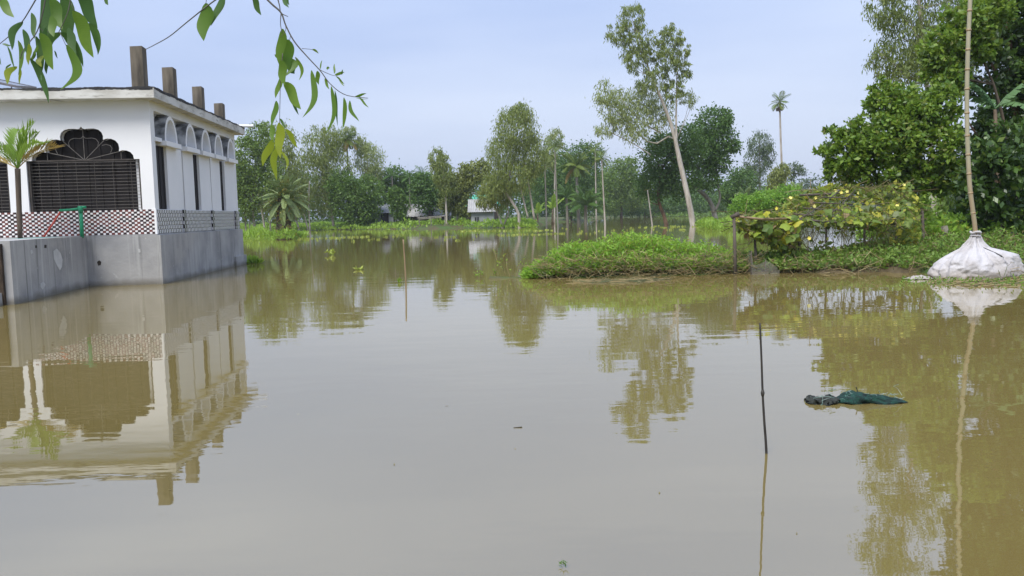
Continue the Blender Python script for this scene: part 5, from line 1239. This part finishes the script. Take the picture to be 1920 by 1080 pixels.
# trunk and limbs stand out of frame to the left
q = MB(); limb_a = P(-250, -420, 2.4); limb_b = P(150, -210, 2.5); limb_c = P(520, -190, 2.6)
q.tube(smooth_path([TB - np.array([0, 0, .4]), TB, TB + np.array([.08, .1, 1.2]), TB + np.array([.3, .3, 2.4]), TB + np.array([.3, .5, 4.0]), TB + np.array([.5, .6, 6.5])], 16), list(np.linspace(.17, .06, 16)), 10)
link('trunk', q.mesh('trunk', True, TB), BARK['pale'], ET)
q = MB(); q.tube(smooth_path([TB + np.array([.25, .25, 2.2]), limb_a, limb_b, limb_c], 18), list(np.linspace(.045, .008, 18)), 7); link('limb', q.mesh('limb', True, TB), BARK['grey'], ET)
lp = smooth_path([TB + np.array([.25, .25, 2.2]), limb_a, limb_b, limb_c], 18)
def from_limb(x, y, r=.004):
    p = P(x, y, FD); c = min(lp, key=lambda v: np.linalg.norm(v - p)); w = MB(); w.tube(smooth_path([c, (c + p) / 2 + np.array([.02, 0, .01]), p], 7), list(np.linspace(r * 1.3, r, 7)), 6); link('twig', w.mesh('twig', True, TB), M_TWIG, ET)
for (x, y) in [(496, -6), (520, -6), (412, -6), (68, -4), (84, -8), (133, -6), (20, -10), (478, -10), (196, -12), (420, -14), (112, -10)]: from_limb(x, y, .0022)
twig([(494, -8), (510, 8), (527, 24), (536, 48), (552, 78), (575, 105), (600, 132), (620, 158), (648, 178), (690, 184)], .0032, .0009)
twig([(519, -8), (524, 10), (527, 24), (540, 31)], .0022, .001)
twig([(527, 24), (526, 45), (529, 62)], .0014, .001); twig([(530, 100), (526, 150), (525, 190), (524, 232)], .0013, .0008); twig([(531, 35), (536, 55), (526, 70)], .001, .0007)
twig([(566, 91), (585, 93), (597, 99)], .0009, .0005); twig([(598, 130), (615, 138), (629, 142), (643, 138)], .0011, .0005); twig([(620, 158), (610, 146)], .0008, .0005)
twig([(545, 66), (543, 76)], .0009, .0006); twig([(553, 108), (562, 115)], .0009, .0006)
twig([(412, -6), (385, 14), (350, 42), (318, 68), (290, 84), (270, 94)], .0022, .0009); twig([(387, -2), (386, 8)], .001, .0008)
twig([(70, -6), (56, 18), (42, 40), (20, 65), (-8, 88)], .0020, .0010); twig([(86, -8), (80, 25), (68, 62), (45, 92), (38, 110)], .0020, .0010); twig([(133, -6), (128, 20), (118, 45), (108, 64)], .0018, .0009)
twig([(133, 6), (140, 22)], .001, .0008); twig([(72, 50), (84, 60), (96, 58)], .001, .0008); twig([(112, 60), (124, 86)], .001, .0008); twig([(60, 72), (52, 84)], .001, .0007)
LV = [  # x0, y0, x1, y1, width px, kind, mesh, depth offset
 (-5,-8,26,34,16,'g',0,0),(41,40,22,94,12,'d',2,0),(33,76,34,142,13,'g',1,.02),(43,55,57,113,13,'d',0,0),(59,24,65,74,12,'d',0,.03),(54,82,53,122,9,'y',0,-.02),
 (14,87,28,130,5,'d',0,0),(30,124,13,158,13,'y',2,0),(38,128,36,159,5,'y',0,.02),(82,-14,92,112,24,'d',0,.05),(74,62,100,132,24,'g',0,-.03),(66,68,72,146,13,'d',1,.03),
 (55,110,90,194,13,'d',1,0),(86,108,87,139,8,'d',0,.04),(110,60,92,112,18,'d',2,.05),(95,-4,116,56,22,'g',0,.02),(118,-14,134,96,26,'d',0,.06),(125,84,115,169,22,'g',3,-.02),
 (112,62,156,127,19,'d',1,.03),(137,20,175,109,28,'g',0,0),(141,-22,183,54,30,'d',0,.03),(164,44,183,104,17,'d',1,.04),(193,-10,203,10,9,'d',0,0),(80,104,77,126,10,'y',2,.02),
 (64,96,58,118,9,'g',0,.02),(48,84,42,108,4,'d',0,0),(4,82,22,86,5,'d',0,.02),(-4,104,2,122,4,'d',0,0),(20,120,10,130,4,'d',0,0),(134,104,137,117,3,'d',0,0),(102,95,108,110,3,'d',0,.05),
 (96,30,100,70,14,'g',0,-.04),(84,52,90,100,16,'d',2,-.02),(128,52,142,108,14,'d',0,.02),(70,84,64,104,6,'g',0,0),(76,140,78,152,3,'d',0,0),
 (387,6,380,77,25,'g',0,0),(418,-12,395,49,17,'d',0,.02),(474,-8,489,29,11,'d',0,0),(529,-8,541,15,8,'d',0,0),(536,-8,542,10,5,'d',0,.02),
 (530,54,524,126,16,'g',0,0),(540,74,542,136,19,'g',0,.02),(516,102,531,147,22,'g',3,.03),(527,113,533,160,16,'g',0,-.02),(545,124,551,139,13,'d',0,.05),(526,145,516,184,11,'g',0,.02),
 (532,154,564,206,20,'g',0,0),(540,170,560,216,8,'d',0,.03),(518,189,509,237,12,'g',0,0),(524,222,536,240,5,'d',0,0),(511,262,491,311,14,'y',0,0),(509,232,512,268,9,'g',0,.02),(523,230,525,297,18,'y',0,0),(524,270,518,338,12,'y',2,.01),
 (527,283,536,321,6,'y',3,0),(535,242,558,278,12,'y',0,0),(554,107,561,151,7,'g',3,0),(584,132,568,221,12,'g',3,0),(595,133,597,159,8,'g',0,.02),(609,147,617,168,5,'g',0,0),
 (621,162,612,250,9,'g',3,0),(628,170,633,237,5,'d',0,.02),(644,183,641,243,8,'g',1,0),(655,189,673,228,7,'g',2,0),(666,181,687,175,5,'g',0,0),(674,183,691,202,4,'g',0,0),(668,184,690,186,4,'g',0,.01),
 (628,140,646,135,5,'g',0,0),(630,143,646,158,4,'g',0,0),(627,138,627,119,4,'g',0,0),(612,128,618,127,5,'g',0,0),(600,130,604,112,3,'g',0,0),(585,93,597,101,4,'g',1,0),(640,140,643,130,3,'g',0,0),(636,150,646,162,3,'g',0,.01)]
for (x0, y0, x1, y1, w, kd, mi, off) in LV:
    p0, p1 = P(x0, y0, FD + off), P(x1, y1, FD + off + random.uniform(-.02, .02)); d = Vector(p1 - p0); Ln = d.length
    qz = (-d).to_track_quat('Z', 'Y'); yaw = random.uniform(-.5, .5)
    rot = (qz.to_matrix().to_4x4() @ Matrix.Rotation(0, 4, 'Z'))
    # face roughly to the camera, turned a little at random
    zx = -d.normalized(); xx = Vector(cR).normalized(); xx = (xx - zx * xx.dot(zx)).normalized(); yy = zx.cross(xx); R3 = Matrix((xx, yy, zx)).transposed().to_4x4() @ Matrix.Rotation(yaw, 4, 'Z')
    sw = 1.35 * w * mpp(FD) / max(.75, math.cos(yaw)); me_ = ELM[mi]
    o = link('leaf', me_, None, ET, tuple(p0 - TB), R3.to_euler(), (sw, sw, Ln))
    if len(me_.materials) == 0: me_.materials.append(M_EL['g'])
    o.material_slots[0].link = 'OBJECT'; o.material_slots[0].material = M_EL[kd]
# the rest of its crown, out of view above and behind
rngc = np.random.default_rng(50); Vc, cs = crown_points([(TB[0] + .4, TB[1] + .4, 5.6, 1.8, 1.4, 1.6), (TB[0] - .6, TB[1] - .8, 6.6, 1.6, 1.3, 1.5), (TB[0] - .9, 5.6, 2.75, .7, .65, .9)], 2600, 14, 'euc', rngc, .5, .2)
q = MB(); q.quads(Vc); link('upper_crown', q.mesh('upper_crown', False, TB), LEAF['euc'], ET)
q = MB(); q.tube(smooth_path([TB + np.array([.2, .3, 3.0]), np.array([TB[0] - .3, 3.5, 3.6]), np.array([TB[0] - .9, 5.6, 2.8])], 10), list(np.linspace(.05, .01, 10)), 6); link('limb', q.mesh('limb', True, TB), BARK['grey'], ET)

# ---- sticks in the water
m_dstick = pmat('dark_wet_stick', (0.022, 0.020, 0.018), (0.045, 0.04, 0.034), scale=10, rough=.6)
s0 = G(1437, 850); Ds = s0[1]
q = MB(); q.tube(smooth_path([s0 + np.array([.01, 0, -.4]), s0, P(1433, 790, Ds), P(1430, 738, Ds), P(1428, 680, Ds), P(1425, 606, Ds)], 24), list(np.linspace(.0088, .0058, 24)), 8)
st = thing('dark_stick', 'thin dark upright stick in the near water at right of centre', 'stick', tuple(s0)); link('shaft', q.mesh('shaft', True, s0), m_dstick, st)
q = MB(); kn = P(1430, 737, Ds); q.tube([kn - np.array([0, 0, .02]), kn, kn + np.array([0, 0, .02])], [.008, .0125, .008], 8); link('knot', q.mesh('knot', True, s0), m_dstick, st)
s0 = G(761, 527); q = MB(); q.tube(smooth_path([s0 - np.array([0, 0, .3]), s0, P(759, 490, s0[1]), P(756, 449, s0[1])], 10), list(np.linspace(.022, .017, 10)), 7); tag(link('bamboo_stick', q.mesh('bamboo_stick', True, s0), m_bam, None, tuple(s0)), 'thin tan bamboo stick standing in the open water left of centre', 'stick')
s0 = G(619, 478); q = MB(); q.tube([s0 - np.array([0, 0, .1]), s0, P(620, 474, s0[1])], .03, 5); lvp = np.array([P(619 + random.gauss(0, 5), 474 + random.gauss(0, 1.6), s0[1]) for _ in range(26)]); q.quads(leaf_verts(lvp, RNG.normal(size=lvp.shape) + [0, 0, .4], .16, .09, RNG), 1)
tag(link('floating_hyacinth_plant', q.mesh('floating_hyacinth_plant', False, s0), [M_HYA, M_HYY], None, tuple(s0)), 'small yellow-green floating plant farthest left in the open water', 'water plant')
for (px_, py_, sz, lb, mt, nl) in [(674, 506, 9, 'small yellow-green floating plant midway left of the bamboo stick', M_HYY, 14), (749, 530, 9, 'broad green leaf clump floating at the foot of the bamboo stick', M_HYA, 10), (1058, 1064, 12, 'tiny dark green sprig floating in the near water at bottom centre', LEAF['dark'], 9), (470, 494, 16, 'green hyacinth clump floating at the far corner of the building', M_HYA, 60)]:
    s0 = G(px_, py_); kk = mpp(s0[1]); rr_ = np.random.default_rng(px_); pos = s0 + rr_.normal(size=(nl, 3)) * np.array([sz * .5 * kk, sz * .3 * kk, 0]); pos[:, 2] = rr_.uniform(.0, .02, nl); d = rr_.normal(size=(nl, 3)); d[:, 2] = np.abs(d[:, 2]) * .7 + .2
    q = MB(); q.quads(leaf_verts(pos, d, sz * kk * 1.1, sz * kk * (.5 if nl != 9 else .30), rr_)); tag(link('floating_plant', q.mesh('floating_plant', False, s0), mt, None, tuple(s0)), lb, 'water plant')
s0 = G(971, 802); q = MB(); q.tube([s0 + np.array([-.03, 0, 0]), s0 + np.array([.03, .004, .003])], .004, 6); tag(link('floating_twig', q.mesh('floating_twig', True, s0), m_dstick, None, tuple(s0)), 'tiny dark twig floating in the middle of the near water', 'twig')
# ---- leaf litter drifting on the water
lit = random.Random(9)
m_lit = leafmat('drowned_leaf', (0.12, 0.09, 0.04), (0.20, 0.17, 0.06), trans=.1, obj_random=True)
lme = MB(); lme.add([(0, 0, 0), (.4, .16, .01), (1, 0, .004), (.4, -.16, .006)], [(0, 1, 2, 3)]); lme = lme.mesh('fallen_leaf')
for i in range(26):
    px_, py_ = (lit.uniform(1000, 1900), lit.gauss(560, 22)) if i < 16 else (lit.uniform(300, 1500), lit.uniform(600, 1000))
    if py_ < 532: py_ = 540 + lit.random() * 20
    g_ = G(px_, py_); s_ = lit.uniform(.05, .10) if py_ < 620 else lit.uniform(.02, .04)
    tag(link('fallen_leaf', lme, m_lit, None, (g_[0], g_[1], .003), (0, 0, lit.uniform(0, 6.28)), (s_, s_, s_)), 'small fallen leaf drifting before the right bank' if i < 16 else 'tiny fallen leaf drifting on the open near water', 'leaf', 'leaves drifting before the right bank' if i < 16 else 'leaves drifting on the open water')
# ---- drifting green fishing net
m_gn = pmat('dark_green_net', (0.010, 0.055, 0.038), (0.006, 0.018, 0.015), scale=26, rough=.7, bump=1.0, bscale=90, lo=.4, hi=.6, c3=(0.02, 0.10, 0.07), s3=40, lo3=.58, hi3=.7)
m_gd = pmat('black_net_end', (0.022, 0.026, 0.022), (0.05, 0.055, 0.045), scale=30, rough=.8, bump=1.0, bscale=80)
n0 = G(1600, 752); kk = mpp(n0[1])
net = thing('drifting_net', 'crumpled dark green fishing net bundle drifting in the near water', 'net', tuple(n0))
def bundle(nm, x0, x1, prof, m, seed):
    rr_ = np.random.default_rng(seed); na_, ns = 22, 26; V = []
    ph_ = rr_.uniform(0, 6.28, 6)
    for i in range(ns):
        t = i / (ns - 1); xx = (x0 + (x1 - x0) * t - 1600) * kk; h = np.interp(t, [p[0] for p in prof], [p[1] for p in prof]) * kk * .72; wd = h * 2.0 + .02; yo = np.interp(t, [p[0] for p in prof], [p[2] for p in prof]) * kk
        for j in range(na_):
            a = 2 * math.pi * j / na_; rr = 1 + .16 * math.sin(4 * a + 9 * t + ph_[0]) + .13 * math.sin(7 * a - 15 * t + ph_[1]) + .07 * rr_.normal()
            V.append((xx + .008 * rr_.normal(), yo + math.cos(a) * wd * rr, math.sin(a) * h * rr * (1 if math.sin(a) > 0 else .5)))
    q = MB(); q.add(V, [(i*na_+j, i*na_+(j+1) % na_, (i+1)*na_+(j+1) % na_, (i+1)*na_+j) for i in range(ns-1) for j in range(na_)] + [tuple(range(na_)), tuple((ns-1)*na_+j for j in range(na_))]); link(nm, q.mesh(nm, True), m, net)
bundle('net_end', 1511, 1572, [(0, 8, 0), (.15, 15, 0), (.5, 13, -4), (.85, 14, 0), (1, 5, 0)], m_gd, 1)
bundle('net_body', 1566, 1692, [(0, 5, 0), (.12, 15, 2), (.3, 22, 4), (.5, 18, 0), (.7, 13, -8), (.88, 8, -14), (1, 2, -18)], m_gn, 2)
rr_ = np.random.default_rng(6)
q = MB()
for i in range(46):   # loose strands
    x = rr_.uniform(1512, 1690); p = np.array([(x - 1600) * kk, rr_.normal() * 9 * kk, rr_.uniform(2, 15) * kk]); ps = [p]
    for s in range(4): ps.append(ps[-1] + np.array([rr_.normal() * 9 + 2, rr_.normal() * 5, rr_.normal() * 4 - 1.5]) * kk)
    for v in ps: v[2] = max(v[2], .001)
    q.tube(smooth_path(ps, 8), .0016, 4, cap=False)
link('loose_strands', q.mesh('loose_strands'), pmat('pale_green_strand', (.10, .22, .18), (.30, .34, .30), scale=9), net)
q = MB(); a = np.array([8 * kk, 0, 18 * kk]); q.tube([a, a + np.array([-3, 0, 9]) * kk], .004, 5); link('cord_stub', q.mesh('cord_stub'), m_gd, net)

# ================================================================ THE AIR
m_haze = bpy.data.materials.new('haze_air'); m_haze.use_nodes = True
nt = m_haze.node_tree; nt.nodes.clear(); ho_ = nt.nodes.new('ShaderNodeOutputMaterial'); pv = nt.nodes.new('ShaderNodeVolumePrincipled')
pv.inputs['Color'].default_value = (0.90, 0.94, 1.0, 1); pv.inputs['Density'].default_value = 0.0003; pv.inputs['Anisotropy'].default_value = 0.2
nt.links.new(pv.outputs[0], ho_.inputs['Volume'])
q = MB(); q.box(-1700, 1800, -450, 2450, -1.8, 34)
tag(link('haze', q.mesh('haze'), m_haze), 'thin pale haze in the air', kind='stuff')
sc.cycles.volume_bounces = 0
